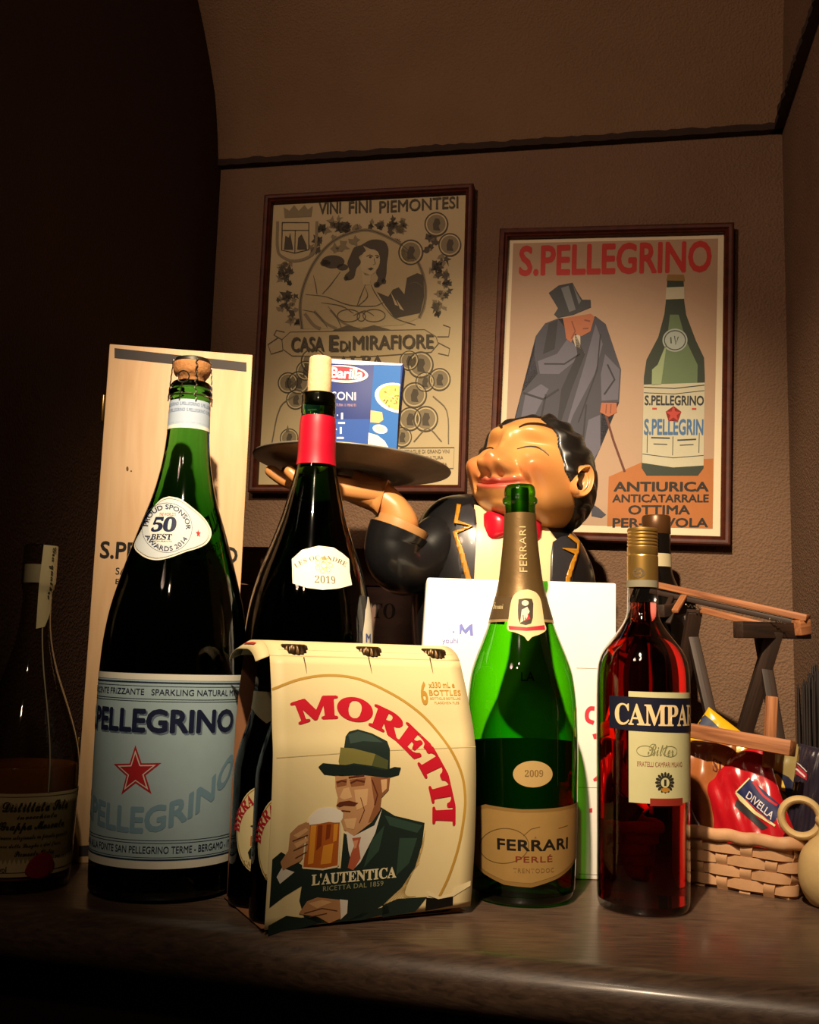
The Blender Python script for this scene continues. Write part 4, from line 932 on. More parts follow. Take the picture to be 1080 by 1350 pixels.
# banner and words
art('banner_field', '#b8a67c', S_poly([(200, 668), (480, 664), (780, 660), (830, 690), (840, 720), (810, 755), (500, 775), (210, 768), (170, 740), (165, 700)]), .0010)
art('line_print', '#5f5540', S_stroke([(200, 668), (480, 664), (780, 660), (830, 690), (840, 720), (810, 755), (500, 775), (210, 768), (170, 740), (165, 700)], 4, True) + S_stroke([(165, 700), (130, 680), (140, 660), (175, 668)], 4) + S_stroke([(170, 745), (120, 760), (105, 720), (150, 690)], 4) + S_stroke([(840, 715), (890, 740), (885, 770), (840, 760)], 4) + S_stroke([(835, 690), (885, 690), (890, 650), (860, 640)], 4), .0012)
def words(s, box, off, l=.0014, rise=0): 
    return S_text(s, box, off, 1.0, 0, rise)
w1 = words('CASA', (205, 690, 345, 752), .02, rise=-3) + words('E', (368, 682, 408, 750), .03) + words('DI', (415, 706, 458, 750), .015) + words('MIRAFIORE', (470, 685, 818, 745), .015, rise=-6)
art('lettering_shadow', MD_, [(v[:, :2] + np.array([5, 4]), f) for v, f in w1], .0014)
art('lettering', DK, w1 + words(bold('ALBA'), (405, 770, 605, 815), .02, rise=-4) + words('VINI', (312, 121, 408, 172), .02, rise=-6) + words('FINI', (442, 116, 540, 168), .02, rise=-6) + words('PIEMONTESI', (575, 114, 920, 166), .015, rise=-22), .0018)
art('lettering', '#6b604a', words('MEDAGLIE DI GRAND VINI', (690, 1163, 895, 1178), .0) + words('CULTURA', (790, 1190, 868, 1203), .0) + words('1901 1911', (700, 1192, 770, 1203), 0) + words('ALBA', (845, 1218, 885, 1230), 0) + S_stroke([(680, 1155), (915, 1155), (912, 1242), (680, 1240)], 3, True) + S_stroke([(740, 1130), (800, 1075), (860, 1130)], 5, False, 4) + S_stroke([(130, 1140), (165, 980), (230, 930)], 5, False, 4) + S_stroke([(820, 940), (880, 1000), (890, 1140)], 5, False, 4) + S_poly([(190, 1085), (198, 1055), (206, 1085)]), .0014)

# ---- right: the mineral water poster
zx = lambda x, y: (640 + x / 3.068, 280 + y / 3.068)
po, H, M, iw, ih = poster('framed tan mineral water poster with a man in top hat and a green bottle', [(655, 303), (963, 289.5), (969.5, 722), (645, 706)], [(669.3, 316), (948, 304.4), (951, 698.5), (662.5, 689)], .0145)
HZ = lambda x, y: H(*zx(x, y))
pp = decal('print_sheet', pm('cream_poster_margin', '#d9c9a8', rough=.6, var=.04), po, S_rect(-iw, -ih, iw, ih), M, 0)
art('poster_ground', pm('tan_poster_ground', '#a98a6e', rough=.6, var=.04), S_poly([(108, 125), (922, 92), (924, 1252), (92, 1225)]), .0003)
art('orange_block', '#a8652f', S_poly([(505, 1045), (640, 985), (920, 972), (924, 1250), (503, 1240)]), .0005)
v, f = raw_text('S.PELLEGRINO', .03); lo, hi = v.min(0), v.max(0); t = (v - lo) / np.maximum(hi - lo, 1e-6)
art('red_lettering', '#b8322d', [(np.stack([132 + t[:, 0] * 766, (256 - 27 * t[:, 0]) - t[:, 1] * (122 + 8 * t[:, 0]), v[:, 2]], 1), f)], .0006)
wd = lambda s, b_, o=.03: S_text(s, b_, o)
art('lettering', '#1d1712', wd('ANTIURICA', (525, 1064, 905, 1104), .035) + wd('ANTICATARRALE', (521, 1114, 906, 1147)) + wd('OTTIMA', (585, 1157, 832, 1195)) + wd('PER-TAVOLA', (524, 1208, 905, 1246)), .0008)
# the man in the long coat
CO, CO2, CO3 = '#3b3b48', '#5d5c6c', '#22212a'
art('coat', CO, S_poly([(290, 420), (240, 440), (205, 490), (200, 560), (215, 640), (155, 715), (130, 830), (110, 900), (90, 1225), (330, 1230), (440, 1000), (470, 930), (470, 750), (540, 750), (545, 620), (515, 540), (480, 440), (440, 410), (380, 480), (330, 470)]), .0006)
art('coat', CO2, S_poly([(330, 500), (400, 555), (300, 640), (225, 640), (215, 590), (290, 560)]) + S_poly([(440, 440), (470, 520), (440, 640), (360, 800), (300, 980), (345, 800), (400, 600)]) + S_poly([(480, 560), (540, 620), (535, 740), (470, 745), (465, 640)]) + S_poly([(420, 820), (465, 800), (470, 930), (430, 1000), (400, 950)]) + S_poly([(170, 720), (230, 680), (260, 700), (200, 820), (150, 840)]), .0008)
art('coat', CO3, S_poly([(355, 470), (400, 560), (350, 700), (290, 900), (310, 700), (370, 560)]) + S_poly([(255, 440), (290, 425), (280, 540), (235, 560)]) + S_stroke([(460, 480), (450, 620), (380, 830)], 5) + S_stroke([(240, 600), (320, 600), (380, 560)], 6) + S_stroke([(160, 715), (240, 740), (300, 700)], 8) + S_stroke([(490, 600), (520, 660), (480, 720)], 7) + S_stroke([(250, 720), (230, 830), (190, 900)], 7) + S_stroke([(410, 760), (400, 900), (430, 990)], 6), .0010)
art('shirt', '#b9ac98', S_poly([(348, 490), (380, 480), (382, 540), (362, 530)]), .0010)
art('skin', '#a8623f', S_poly([(310, 420), (350, 412), (420, 400), (435, 412), (420, 470), (385, 490), (360, 480), (345, 515), (325, 500), (318, 455)]) + S_poly([(470, 752), (530, 752), (532, 790), (500, 808), (465, 790)]), .0012)
art('skin', '#7d3f2a', S_stroke([(345, 430), (360, 470), (345, 500)], 5) + S_stroke([(395, 425), (418, 430)], 6) + S_stroke([(390, 460), (412, 458)], 5) + S_stroke([(490, 758), (488, 795)], 4) + S_stroke([(508, 758), (506, 795)], 4), .0014)
art('top_hat', '#33353a', S_poly([(252, 320), (290, 290), (345, 278), (362, 310), (385, 345), (418, 345), (420, 375), (350, 405), (290, 418), (275, 405), (290, 380)]), .0014)
art('top_hat', '#6a6c70', S_poly([(300, 300), (330, 290), (360, 385), (335, 395)]) + S_poly([(345, 282), (358, 310), (380, 350), (372, 365)]), .0016)
art('cane', '#5d2c1c', S_stroke([(488, 800), (520, 900), (568, 1025)], 9), .0011)
art('coat', CO, S_poly([(440, 1150), (470, 1170), (498, 1195), (480, 1208), (440, 1200)]), .0010)
# the painted bottle
bo = [(722, 245), (786, 245), (790, 340), (800, 400), (840, 500), (875, 570), (880, 650), (882, 1010), (860, 1040), (655, 1040), (635, 1010), (636, 650), (645, 580), (690, 490), (712, 400), (718, 340)]
art('green_bottle', '#2b3528', S_poly(bo), .0010)
art('green_bottle', '#5f7450', S_poly([(735, 400), (770, 400), (800, 500), (850, 600), (850, 680), (700, 680), (700, 600), (725, 500)]), .0012)
art('green_bottle', '#8fa076', S_poly([(690, 600), (725, 510), (705, 680), (668, 682), (668, 620)]), .0014)
art('bottle_cap', '#8a6a34', S_poly([(722, 240), (786, 240), (792, 265), (718, 265)]), .0014)
art('bottle_label', '#b9b49a', S_poly([(718, 292), (790, 288), (792, 336), (716, 340)]) + S_poly([(636, 680), (880, 670), (882, 1000), (760, 1008), (636, 990)]), .0014)
art('bottle_label', '#9fa9a0', S_ell(757, 502, 50, 46), .0014); art('line_print', '#3d4238', S_ring(757, 502, 42, 38, 4) + S_stroke([(740, 490), (742, 515)], 5) + S_stroke([(755, 485), (760, 520), (770, 488)], 4), .0016)
art('line_print', '#2f3638', S_stroke([(637, 690), (760, 694), (879, 680)], 4) + S_stroke([(637, 712), (760, 716), (879, 702)], 3) + S_stroke([(637, 955), (760, 970), (881, 960)], 3) + S_stroke([(655, 870), (655, 950)], 3) + S_stroke([(757, 885), (757, 960)], 3) + S_stroke([(862, 870), (862, 950)], 3) + S_stroke([(670, 890), (745, 892)], 6) + S_stroke([(775, 900), (850, 896)], 6) + S_stroke([(680, 915), (735, 917)], 4) + S_stroke([(785, 920), (840, 917)], 4), .0016)
art('lettering', '#20242c', S_text('S.PELLEGRINO', (641, 722, 878, 762), .03), .0018)
art('blue_lettering', '#3f6692', S_text('S.PELLEGRIN', (641, 815, 878, 880), .03, 1, 0, 0), .0018)
art('red_lettering', '#b0392e', S_star(757, 797, 33, .4, PI) + S_stroke([(672, 775), (690, 775)], 7) + S_stroke([(830, 775), (848, 775)], 7), .0020)
# ================================================================ waiter figurine
FW = 1.41
p = P(668, 1170, FW); p = Vector((.131, FW, T))
wt = thing('waiter_figurine', 'painted waiter figurine with closed eyes and red bow tie, one hand raised under a tray', 'figurine', p, 0)
WI = mat4(wt).inverted()
M_JACKET = pm('black_gloss_paint', '#141416', rough=.28, spec=.6, var=.2, coat=.3)
M_SKIN = pm('flesh_gloss_paint', '#ffffff', rough=.34, spec=.5, var=.03, coat=.15, attr='paint')
M_SKIN2 = pm('flesh_paint_plain', '#c98a50', rough=.36, spec=.5, var=.05, coat=.15)
def sup(rx, ry, z, cx=0, cy=0, n=56, e=2.5):
    k = -.20 * max(0, min(1, (z - .30) / .1))
    r = []
    for j in range(n):
        a = 2 * PI * j / n; c, s = math.cos(a), math.sin(a)
        r.append((cx + rx * math.copysign(abs(c) ** (2 / e), c), cy + ry * math.copysign(abs(s) ** (2 / e), s), z + k * rx * math.copysign(abs(c) ** (2 / e), c)))
    return r
secs = crom([(.100, .080, 0.0, 0), (.104, .082, .05, 0), (.110, .084, .15, 0), (.120, .088, .24, 0), (.126, .090, .31, 0), (.126, .088, .36, 0), (.120, .084, .395, .002), (.108, .076, .420, .006), (.088, .064, .440, .010), (.060, .050, .452, .014), (.046, .042, .456, .016)], 5)
b = MB(); b.loft([sup(a, c, z, 0, cy) for a, c, z, cy in secs]); tors = b.build('jacket', M_JACKET, wt, angle=70)
bvh_t = BVHTree.FromPolygons([Vector(v) for v in b.v], b.f)
def drape(bv, R4, fallback=None):
    I = R4.inverted(); o = I @ CAMLOC
    def M(A, lift):
        out = []
        for (x, y), lf in zip(A, lift + np.zeros(len(A))):
            d = (I.to_3x3() @ ray(x, y)).normalized(); h, n, i, t = bv.ray_cast(o, d)
            if h is None:
                q = o + d * 1.4; h, n, i, t = bv.find_nearest(q)
            if n.dot(d) > 0: n = -n
            m = n.copy()
            for ex, ey in ((7, 0), (-7, 0), (0, 7), (0, -7)):
                h2, n2, i2, t2 = bv.ray_cast(o, (I.to_3x3() @ ray(x + ex, y + ey)).normalized())
                if h2 is not None and (h2 - h).length < .03: m += n2 if n2.dot(d) < 0 else -n2
            n = m.normalized()
            out.append(h + n * lf)
        return np.array([tuple(q) for q in out])
    return M
MT = drape(bvh_t, mat4(wt))
zx = lambda x, y: (540 + x / 3.724, 540 + y / 3.724)
Z = lambda pts: [zx(*q) for q in pts]
PX = (4, 4)
M_SHIRT = pm('ivory_shirt_paint', '#d8c294', rough=.4, var=.05)
M_TRIM = pm('gold_trim_paint', '#b3791f', rough=.35, metal=.15)
M_LAPEL = pm('charcoal_lapel_paint', '#2b2a2e', rough=.3, coat=.25, var=.15)
decal('shirt_front', M_SHIRT, wt, S_poly(Z([(318, 470), (420, 520), (560, 540), (660, 560), (720, 640), (715, 700), (690, 850), (690, 1200), (310, 1200), (308, 840), (325, 700)])), MT, .0012, PX, solid=.0015)
lpl = decal('lapel', M_LAPEL, wt, S_poly(Z([(248, 485), (300, 470), (322, 500), (330, 560), (326, 650), (322, 740), (312, 900), (300, 1150), (290, 1150), (285, 830), (245, 690), (226, 612), (302, 584), (240, 560)])), MT, .0034, PX, solid=.0022)
decal('gold_trim', M_TRIM, lpl, S_stroke(Z([(246, 480), (232, 560), (306, 580), (228, 610), (258, 700), (292, 832), (297, 1150)]), [5.5, 6, 5, 6, 6.5, 7, 7]), MT, .0060, (3, 3), solid=.0005)
lpr = decal('lapel', M_LAPEL, wt, S_poly(Z([(700, 655), (735, 632), (770, 625), (815, 662), (812, 700), (748, 690), (800, 722), (770, 832), (755, 1150), (690, 1150), (688, 840), (692, 720)])), MT, .0034, PX, solid=.0022)
decal('gold_trim', M_TRIM, lpr, S_stroke(Z([(770, 628), (817, 664), (812, 702), (746, 691), (808, 712), (790, 760), (768, 832), (757, 1150)]), [4, 5, 5, 4, 6, 6, 6, 6]), MT, .0060, (3, 3), solid=.0005)
# ---- neck and collar
hc = WI @ P(703, 638, 1.375)
b = MB(); b.tube([(0, .012, .405), (.006, .008, .43), (hc.x * .6, hc.y * .4 + .01, .455)], [.044, .040, .042], 24); b.build('neck', M_SKIN2, wt)
b = MB()
for a0, a1 in ((-100, -14), (14, 100)):
    rings = []
    for a in np.linspace(D(a0), D(a1), 14):
        rr_ = .049; e = 1 - abs(a) / D(100); h0 = .418 - .012 * e; h1 = .443 - .002 * e
        rings.append([(rr_ * math.sin(a), .011 - rr_ * 1.0 * math.cos(a), h0), ((rr_ - .003) * math.sin(a), .011 - (rr_ - .003) * math.cos(a), h1), ((rr_ - .006) * math.sin(a), .011 - (rr_ - .006) * math.cos(a), h1), ((rr_ - .004) * math.sin(a), .011 - (rr_ - .004) * math.cos(a), h0)])
    b.loft(rings)
b.build('shirt_collar', M_SHIRT, wt)
# ---- bow tie
q = MT(np.array([(675., 698.)]), .007)[0]; bc = Vector(q); b = MB()
for s in (-1, 1):
    rings = []
    for t in np.linspace(0, 1, 12):
        w = .0085 + .0125 * math.sin(min(1, t * 1.15) * PI / 2) - .004 * max(0, t - .82) / .18; d_ = .006 + .006 * math.sin(t * PI)
        rings.append([(bc.x + s * (.004 + .034 * t), bc.y + .010 * t * t + d_ * math.cos(a) * (1 + .12 * math.cos(3 * a)), bc.z + w * math.sin(a)) for a in np.linspace(0, 2 * PI, 18, endpoint=False)])
    b.loft(rings)
bt = b.build('bow_tie', pm('red_gloss_paint', '#b51026', rough=.3, coat=.3, var=.08), wt, angle=60)
b = MB(); b.ell((bc.x, bc.y - .003, bc.z), (.008, .008, .010)); b.build('knot', pm('red_gloss_paint', '#b51026'), bt)
# ---- head: one sculpted surface
bm = bmesh.new(); bmesh.ops.create_icosphere(bm, subdivisions=7, radius=1.0); bm.verts.ensure_lookup_table()
NV = np.array([v.co[:] for v in bm.verts]); HF = [tuple(v.index for v in f.verts) for f in bm.faces]; bm.free()
Hp = NV * np.array([.076, .083, .089])
Hp[:, 2] = np.where(Hp[:, 2] < 0, Hp[:, 2] * .77, Hp[:, 2])
def fb(cx, cz, sx, sz, d, front=True):
    for s in ((-1, 1) if cx else (1,)):
        w = np.exp(-((Hp[:, 0] - s * cx) / sx) ** 2 - ((Hp[:, 2] - cz) / sz) ** 2) * (1 / (1 + np.exp((Hp[:, 1] + .02) / .012)) if front else 1)
        Hp[:, 0] += w * d[0] * s; Hp[:, 1] += w * d[1]; Hp[:, 2] += w * d[2]
def groove(path, w, depth, both=True):
    pts = crom(path, 8)
    for s in ((-1, 1) if both else (1,)):
        dm = np.full(len(Hp), 9.0)
        for i in range(len(pts)):
            dm = np.minimum(dm, np.hypot(Hp[:, 0] - s * pts[i][0], Hp[:, 2] - pts[i][1]))
        k = np.exp(-(dm / w) ** 2) * (Hp[:, 1] < -.02); Hp[:, 1] += k * depth
# flat broad face, heavy jaw
def fs(cx, cz, sx, sz, d):                                   # rounder, flat-topped swelling
    for s in ((-1, 1) if cx else (1,)):
        w = np.exp(-(((Hp[:, 0] - s * cx) / sx) ** 2 + ((Hp[:, 2] - cz) / sz) ** 2) ** 1.6) * (Hp[:, 1] < -.02)
        Hp[:, 0] += w * d[0] * s; Hp[:, 1] += w * d[1]; Hp[:, 2] += w * d[2]
fb(.040, -.046, .034, .030, (.010, -.010, .0)); fb(0, -.062, .034, .022, (0, -.022, .0)); fs(0, -.064, .020, .014, (0, -.010, .001))
fb(0, .055, .05, .035, (0, -.005, .002))                     # forehead
fb(.034, .047, .026, .011, (0, -.010, .002))                 # brow ridge
fb(.034, .026, .021, .012, (0, .012, 0))                     # eye sockets
fb(.037, .021, .017, .008, (0, -.0095, 0))                   # closed lids
fb(.044, -.008, .021, .019, (.008, -.019, .003))             # cheek balls
fb(0, .020, .011, .024, (0, -.013, 0))                       # nose bridge
fs(0, -.010, .0225, .0190, (0, -.018, .0)); fs(0, -.010, .0180, .0155, (0, -.013, .0))
fs(.0175, -.015, .0085, .0085, (.0035, -.010, .0))           # nostril wings
fb(.0080, -.0265, .0042, .0036, (0, .0065, .001))            # nostrils
fb(0, -.040, .034, .015, (0, -.012, 0))                      # muzzle
groove([(.022, -.008), (.031, -.020), (.041, -.036)], .0040, .0050)   # smile folds
mouth = lambda x: -.0355 + 6.5 * x * x
xs_ = np.clip(Hp[:, 0], -.036, .036); dz = Hp[:, 2] - mouth(xs_); inx = np.exp(-(np.maximum(0, np.abs(Hp[:, 0]) - .030) / .006) ** 2) * (Hp[:, 1] < -.03)
Hp[:, 1] += inx * (.0050 * np.exp(-(dz / .0018) ** 2) - .0030 * np.exp(-((dz - .0048) / .0036) ** 2) - .0042 * np.exp(-((dz + .0060) / .0046) ** 2))
lipm = inx * np.exp(-(np.maximum(0, np.abs(dz + .0008) - .0062) / .0016) ** 2) * np.clip(1.25 - np.abs(Hp[:, 0]) / .034, .0, 1) ** .3
fb(.0395, -.028, .0055, .0065, (0, .0085, 0))                # mouth corners
fb(0, -.0535, .022, .0050, (0, .0055, 0))                    # hollow above the chin
fb(.053, -.030, .006, .018, (-.002, .005, 0))                # cheek crease
fb(0, .030, .0055, .006, (0, .003, 0))                       # frown dent
def srgb(h): return np.array(lin(h))
colr = np.tile(srgb('#c98d4f'), (len(Hp), 1))
def tint(w, h, k):
    global colr
    w = np.clip(w * k, 0, 1)[:, None]; colr = colr * (1 - w) + srgb(h) * w
g2 = lambda cx, cz, s: sum(np.exp(-((Hp[:, 0] - q * cx) ** 2 + (Hp[:, 2] - cz) ** 2) / s ** 2) for q in ((-1, 1) if cx else (1,))) * (Hp[:, 1] < -.02)
tint(g2(.045, -.010, .020), '#b9663a', .75); tint(g2(0, -.010, .017), '#b05f36', .7); tint(g2(0, .02, .012), '#bd7440', .5)
tint(lipm, '#b04a40', .95)
bmat = Matrix.Translation(hc) @ Matrix.Rotation(D(-36), 4, 'Z') @ Matrix.Rotation(D(-13), 4, 'X') @ Matrix.Rotation(D(4), 4, 'Y')
def hw(v): return bmat @ Vector(v)
me = bpy.data.meshes.new('head'); me.from_pydata([tuple(hw(v)) for v in Hp], [], HF); me.update()
at = me.attributes.new('paint', 'FLOAT_COLOR', 'POINT'); at.data.foreach_set('color', np.concatenate([colr, np.ones((len(colr), 1))], 1).ravel())
for q in me.polygons: q.use_smooth = True
head = bpy.data.objects.new('head', me); COL.objects.link(head); head.parent = wt; me.materials.append(M_SKIN)
bvh_h = BVHTree.FromPolygons([Vector(v) for v in Hp], HF)
def onf(x, z, lift=0.0):
    h, n, i, d = bvh_h.ray_cast(Vector((x, -.5, z)), Vector((0, 1, 0))); return hw(h + n * lift) if h else hw((x, 0, z))
M_BROW = pm('dark_brow_paint', '#2a1a12', rough=.35)
for s in (-1, 1):
    pts = [onf(s * x, z, .0006) for x, z in crom([(.017, .0160), (.027, .0215), (.037, .0225), (.047, .0190), (.055, .0130)], 6)]
    b = MB(); b.tube(pts, list(.0004 + .0009 * np.sin(np.linspace(0.1, PI - .1, len(pts)))), 8); b.build('closed_eyelid', M_BROW, head)
    pts = [onf(s * x, z, .0008) for x, z in crom([(.013, .0470), (.022, .0550), (.034, .0590), (.046, .0570), (.057, .0480)], 6)]
    b = MB(); b.tube(pts, list(.0008 + .0028 * np.sin(np.linspace(0.15, PI - .05, len(pts))) ** .8), 8, squash=(1, .6)); b.build('eyebrow', M_BROW, head)
# hair: combed back shell over the skull
yl = np.interp(Hp[:, 2], [-.075, -.05, -.03, .0, .03, .055, .075, .09, .1], [.070, .030, .000, -.042, -.047, -.050, -.048, -.034, -.02])
yl = yl + .012 * np.exp(-(Hp[:, 0] / .02) ** 2) * (Hp[:, 2] > .06)
mask = np.clip((Hp[:, 1] - yl) / .010, -.5, 1)
phi = np.arctan2(Hp[:, 0], Hp[:, 2] + .03)
nrm = Hp / np.linalg.norm(Hp / np.array([.076, .083, .089]) ** 1, axis=1)[:, None]; nrm = nrm / np.linalg.norm(nrm, axis=1)[:, None]
off = np.where(mask > 0, np.sqrt(np.clip(mask, 0, 1)) * (.0075 + .0019 * np.sin(phi * 26 + 3 * np.sin(Hp[:, 1] * 60)) * np.clip(mask, 0, 1)), -.002)
Hh = Hp + nrm * off[:, None]; keep = [f for f in HF if max(mask[i] for i in f) > -.05]
b = MB(); b.v = [tuple(hw(v)) for v in Hh]; b.f = keep
hair = b.build('hair', pm('black_hair_paint', '#191614', rough=.38, var=.25, coat=.15), head, angle=180)
bm = bmesh.new(); bm.from_mesh(hair.data); bmesh.ops.delete(bm, geom=[v for v in bm.verts if not v.link_faces], context='VERTS'); bm.to_mesh(hair.data); bm.free()
# ears
def ear(s):
    b = MB(); rings = []; nr, na = 26, 64
    for i in range(nr + 1):
        t = i / nr; ring = []
        for j in range(na):
            a = 2 * PI * j / na
            R = .0255 * (1 - .25 * max(0, -math.sin(a)) ** 2) * (1 - .36 * abs(math.cos(a)) ** 1.6) * (1.0 if math.cos(a) > 0 else .92)
            u, v = R * t * math.cos(a) * .95, R * t * math.sin(a) * 1.08
            rim = .0075 * math.exp(-((t - .86) / .13) ** 2) * (1 - .75 * max(0, -math.sin(a - .2)) ** 3) * (1 - .8 * max(0, -math.cos(a)) ** 3)
            anti = .0045 * math.exp(-((t - .52) / .12) ** 2) * max(0, math.cos(a - .3)) 
            conch = -.0075 * math.exp(-(((u + .002) / .0068) ** 2 + ((v + .001) / .0085) ** 2))
            lobe = .004 * math.exp(-((v + .020) / .007) ** 2) * (1 - t * .5)
            trag = .006 * math.exp(-(((u + .0105) / .004) ** 2 + ((v + .002) / .005) ** 2))
            edge = -.006 * max(0, (t - .93) / .07) ** 2
            ring.append((u, v, .004 + rim + anti + conch + lobe + trag + edge))
        rings.append(ring)
    rings.append([(q[0] * .8, q[1] * .8, -.010) for q in rings[-1]])
    b.loft(rings, False)
    # ear plane: u -> back, v -> up, w -> outwards
    out = Vector((s * .80, .34, 0) if False else (s * .86, -.30, .0)).normalized(); up = Vector((0, .14, 1)).normalized(); up = (up - out * up.dot(out)).normalized(); bk = Vector((0, 1, 0)); bk = (bk - out * bk.dot(out) - up * bk.dot(up)).normalized()
    c = Vector((s * .079, -.016 if s > 0 else .012, -.006))
    b.v = [tuple(hw(c + bk * q[0] + up * q[1] + out * q[2])) for q in b.v]
    return b.build('ear', M_SKIN2, head, angle=180)
ear(1); ear(-1)
# ---- the raised arm, sleeve and hand
def W_(x, y, d): return WI @ P(x, y, d)
sl = MB(); path = [W_(612, 735, 1.42), W_(598, 712, 1.40), W_(580, 718, 1.375), W_(556, 738, 1.36), W_(533, 747, 1.345), W_(520, 735, 1.335), W_(520, 716, 1.335), W_(526, 700, 1.335)]
path = [Vector(q) for q in crom(path, 6)]
rad = list(np.interp(np.linspace(0, 7, len(path)), range(8), [.036, .041, .041, .039, .0385, .038, .039, .0405]))
sl.tube(path, rad, 28); 
sl.ell(W_(589, 688, 1.40), (.022, .024, .026)); 
sl.build('jacket_sleeve', M_JACKET, wt, angle=80)
b = MB(); b.tube([W_(524, 706, 1.335), W_(528, 697, 1.335), W_(531, 690, 1.335)], [.036, .037, .0365], 28); b.build('shirt_cuff', pm('dim_cuff_paint', '#b48350', rough=.4), wt)
J = {'w0': (W_(525, 706, 1.335), .029), 'w': (W_(530, 684, 1.335), .0300), 'h': (W_(518, 657, 1.335), .0280), 'p': (W_(486, 643, 1.335), .0225), 'k': (W_(452, 637, 1.335), .0175)}
E_ = [('w0', 'w'), ('w', 'h'), ('h', 'p'), ('p', 'k')]
for n, (dd, kx, tipx, ty, r) in {'a': (1.312, 436, 376, 622, .0098), 'b': (1.340, 428, 350, 622, .0102), 'c': (1.370, 426, 352, 622, .0100), 'd': (1.400, 432, 372, 622, .0090)}.items():
    J[n + '0'] = (W_(kx, 637, dd), r * 1.12); J[n + '1'] = (W_((kx * 2 + tipx) / 3, 640, dd - .004), r * 1.02); J[n + '2'] = (W_((kx + tipx * 2) / 3, 635, dd - .006), r * .95); J[n + '3'] = (W_(tipx, ty - 6, dd - .006), r * .82)
    E_ += [('k', n + '0'), (n + '0', n + '1'), (n + '1', n + '2'), (n + '2', n + '3')]
J['t0'] = (W_(500, 652, 1.322), .013); J['t1'] = (W_(462, 647, 1.312), .0130); J['t2'] = (W_(404, 634, 1.302), .0110)
E_ += [('h', 't0'), ('t0', 't1'), ('t1', 't2')]
nm_ = list(J); me = bpy.data.meshes.new('hand'); me.from_pydata([tuple(J[k][0]) for k in nm_], [(nm_.index(a), nm_.index(c)) for a, c in E_], []); 
ho = bpy.data.objects.new('hand_skeleton', me); COL.objects.link(ho)
sk_ = ho.modifiers.new('skin', 'SKIN'); ho.modifiers.new('sub', 'SUBSURF').levels = 2
for k, sv in zip(nm_, me.skin_vertices[0].data): sv.radius = (J[k][1], J[k][1]); sv.use_root = (k == 'p')
dg = bpy.context.evaluated_depsgraph_get(); hm = bpy.data.meshes.new_from_object(ho.evaluated_get(dg)); bpy.data.objects.remove(ho)
hm.name = 'hand'; hm.materials.clear(); hm.materials.append(M_SKIN2)
for q in hm.polygons: q.use_smooth = True
hand = bpy.data.objects.new('hand', hm); COL.objects.link(hand); hand.parent = wt

# ================================================================ tray and pasta box
tc = P(463, 628, 1.372)
tilt = Euler((D(-1.0), D(3.4), 0)).to_matrix()
tr = thing('serving_tray', 'round dark pewter tray balanced on the raised hand of the waiter figurine', 'tray', tc, tuple(Euler((D(-1.0), D(3.4), 0))))
tp_ = [(.0005, 0), (.060, 0), (.066, .0015), (.084, .0022), (.092, .005), (.108, .0095), (.122, .0125), (.1335, .0145), (.1350, .0162), (.1335, .0175), (.121, .0155), (.107, .0125), (.091, .0080), (.082, .0055), (.0005, .0050)]
MB().lathe(crom(tp_, 3), 96).build('tray_plate', pm('dark_pewter', '#8d8578', rough=.38, metal=.35, var=.35, vscale=40, bump=.25, bscale=60), tr, angle=50)
tm = mat4(tr)
q0 = tm @ Vector((.012, -.052, .0055))
pb = thing('pasta_box', 'blue pasta box with red oval logo standing on the tray of the waiter figurine', 'pasta box', q0, tuple((Euler((0, D(3.6), 0)).to_matrix() @ Matrix.Rotation(D(-4), 3, 'Z')).to_euler()))
fpx = plane_px(pb)
xl, xr_, zt = fpx(416, 530)[0], (fpx(531, 481)[0] + fpx(523, 585)[0]) / 2, fpx(529, 480)[1] + .001
M_BLUE = pm('deep_blue_card', '#0d2a74', rough=.5, var=.06, spec=.25)
b = MB(); b.box(((xl + xr_) / 2, .018, zt / 2 + .0002), (xr_ - xl, .034, zt)); bxo = b.build('carton', M_BLUE, pb, bevel=.0012)
def fm(A, lift): return np.stack([A[:, 0], .001 - lift + np.zeros(len(A)), A[:, 1]], 1)
zx = lambda x, y: fpx(425 + x / 9.39, 465 + y / 9.39)
def pp_(name, col, sh, l): return decal(name, col, bxo, conv(sh, zx), fm, l)
xR = 425 * 0 + 9.39 * (523.2 - 425)
pp_('blue_panel', '#145fae', S_poly([(640, 150), (975, 165), (912, 1350), (552, 1350)]), .0004)
pp_('blue_panel', '#184a9e', S_poly([(-75, 820), (600, 820), (560, 1350), (-95, 1350)]), .0003)
decal('white_band', '#dcd3e6', bxo, S_poly([(xl + .001, zt - .0003), (xr_ - .001, zt - .0003), (xr_ - .003, zt - .003), ((xl * .3 + xr_ * .7), zt - .004), ((xl + xr_) / 2, zt - .006), (xl + .001, zt - .007)]), fm, .0005)
pp_('logo_oval', '#e8dde0', S_ell(250, 262, 318, 108, .06), .0006); pp_('logo_oval', '#c2283e', S_ell(240, 255, 290, 85, .06), .0008)
pp_('logo_lettering', '#f0ecec', S_text('Barilla', (95, 178, 500, 312), .03, .95, -.12, 22), .0011)
pp_('lettering', '#e9e9f0', S_text('USONI', (30, 478, 415, 580), .01, 1.0, 0, 10) + S_rect(232, 742, 256, 822) + S_rect(195, 858, 280, 880) + S_rect(216, 920, 240, 1002) + S_rect(178, 1042, 265, 1064) + S_rect(160, 940, 180, 956) + S_rect(180, 765, 195, 780), .0006)
pp_('small_lettering', '#a9889a', S_text('COTTURA 11 MINUTI', (100, 625, 415, 660), .01, 1, 0, 8), .0006)
clipx = lambda y: 985 - y * .058
def clip(sh): return [(np.stack([np.minimum(v[:, 0], [clipx(y) for y in v[:, 1]]), v[:, 1]], 1), f) for v, f in sh]
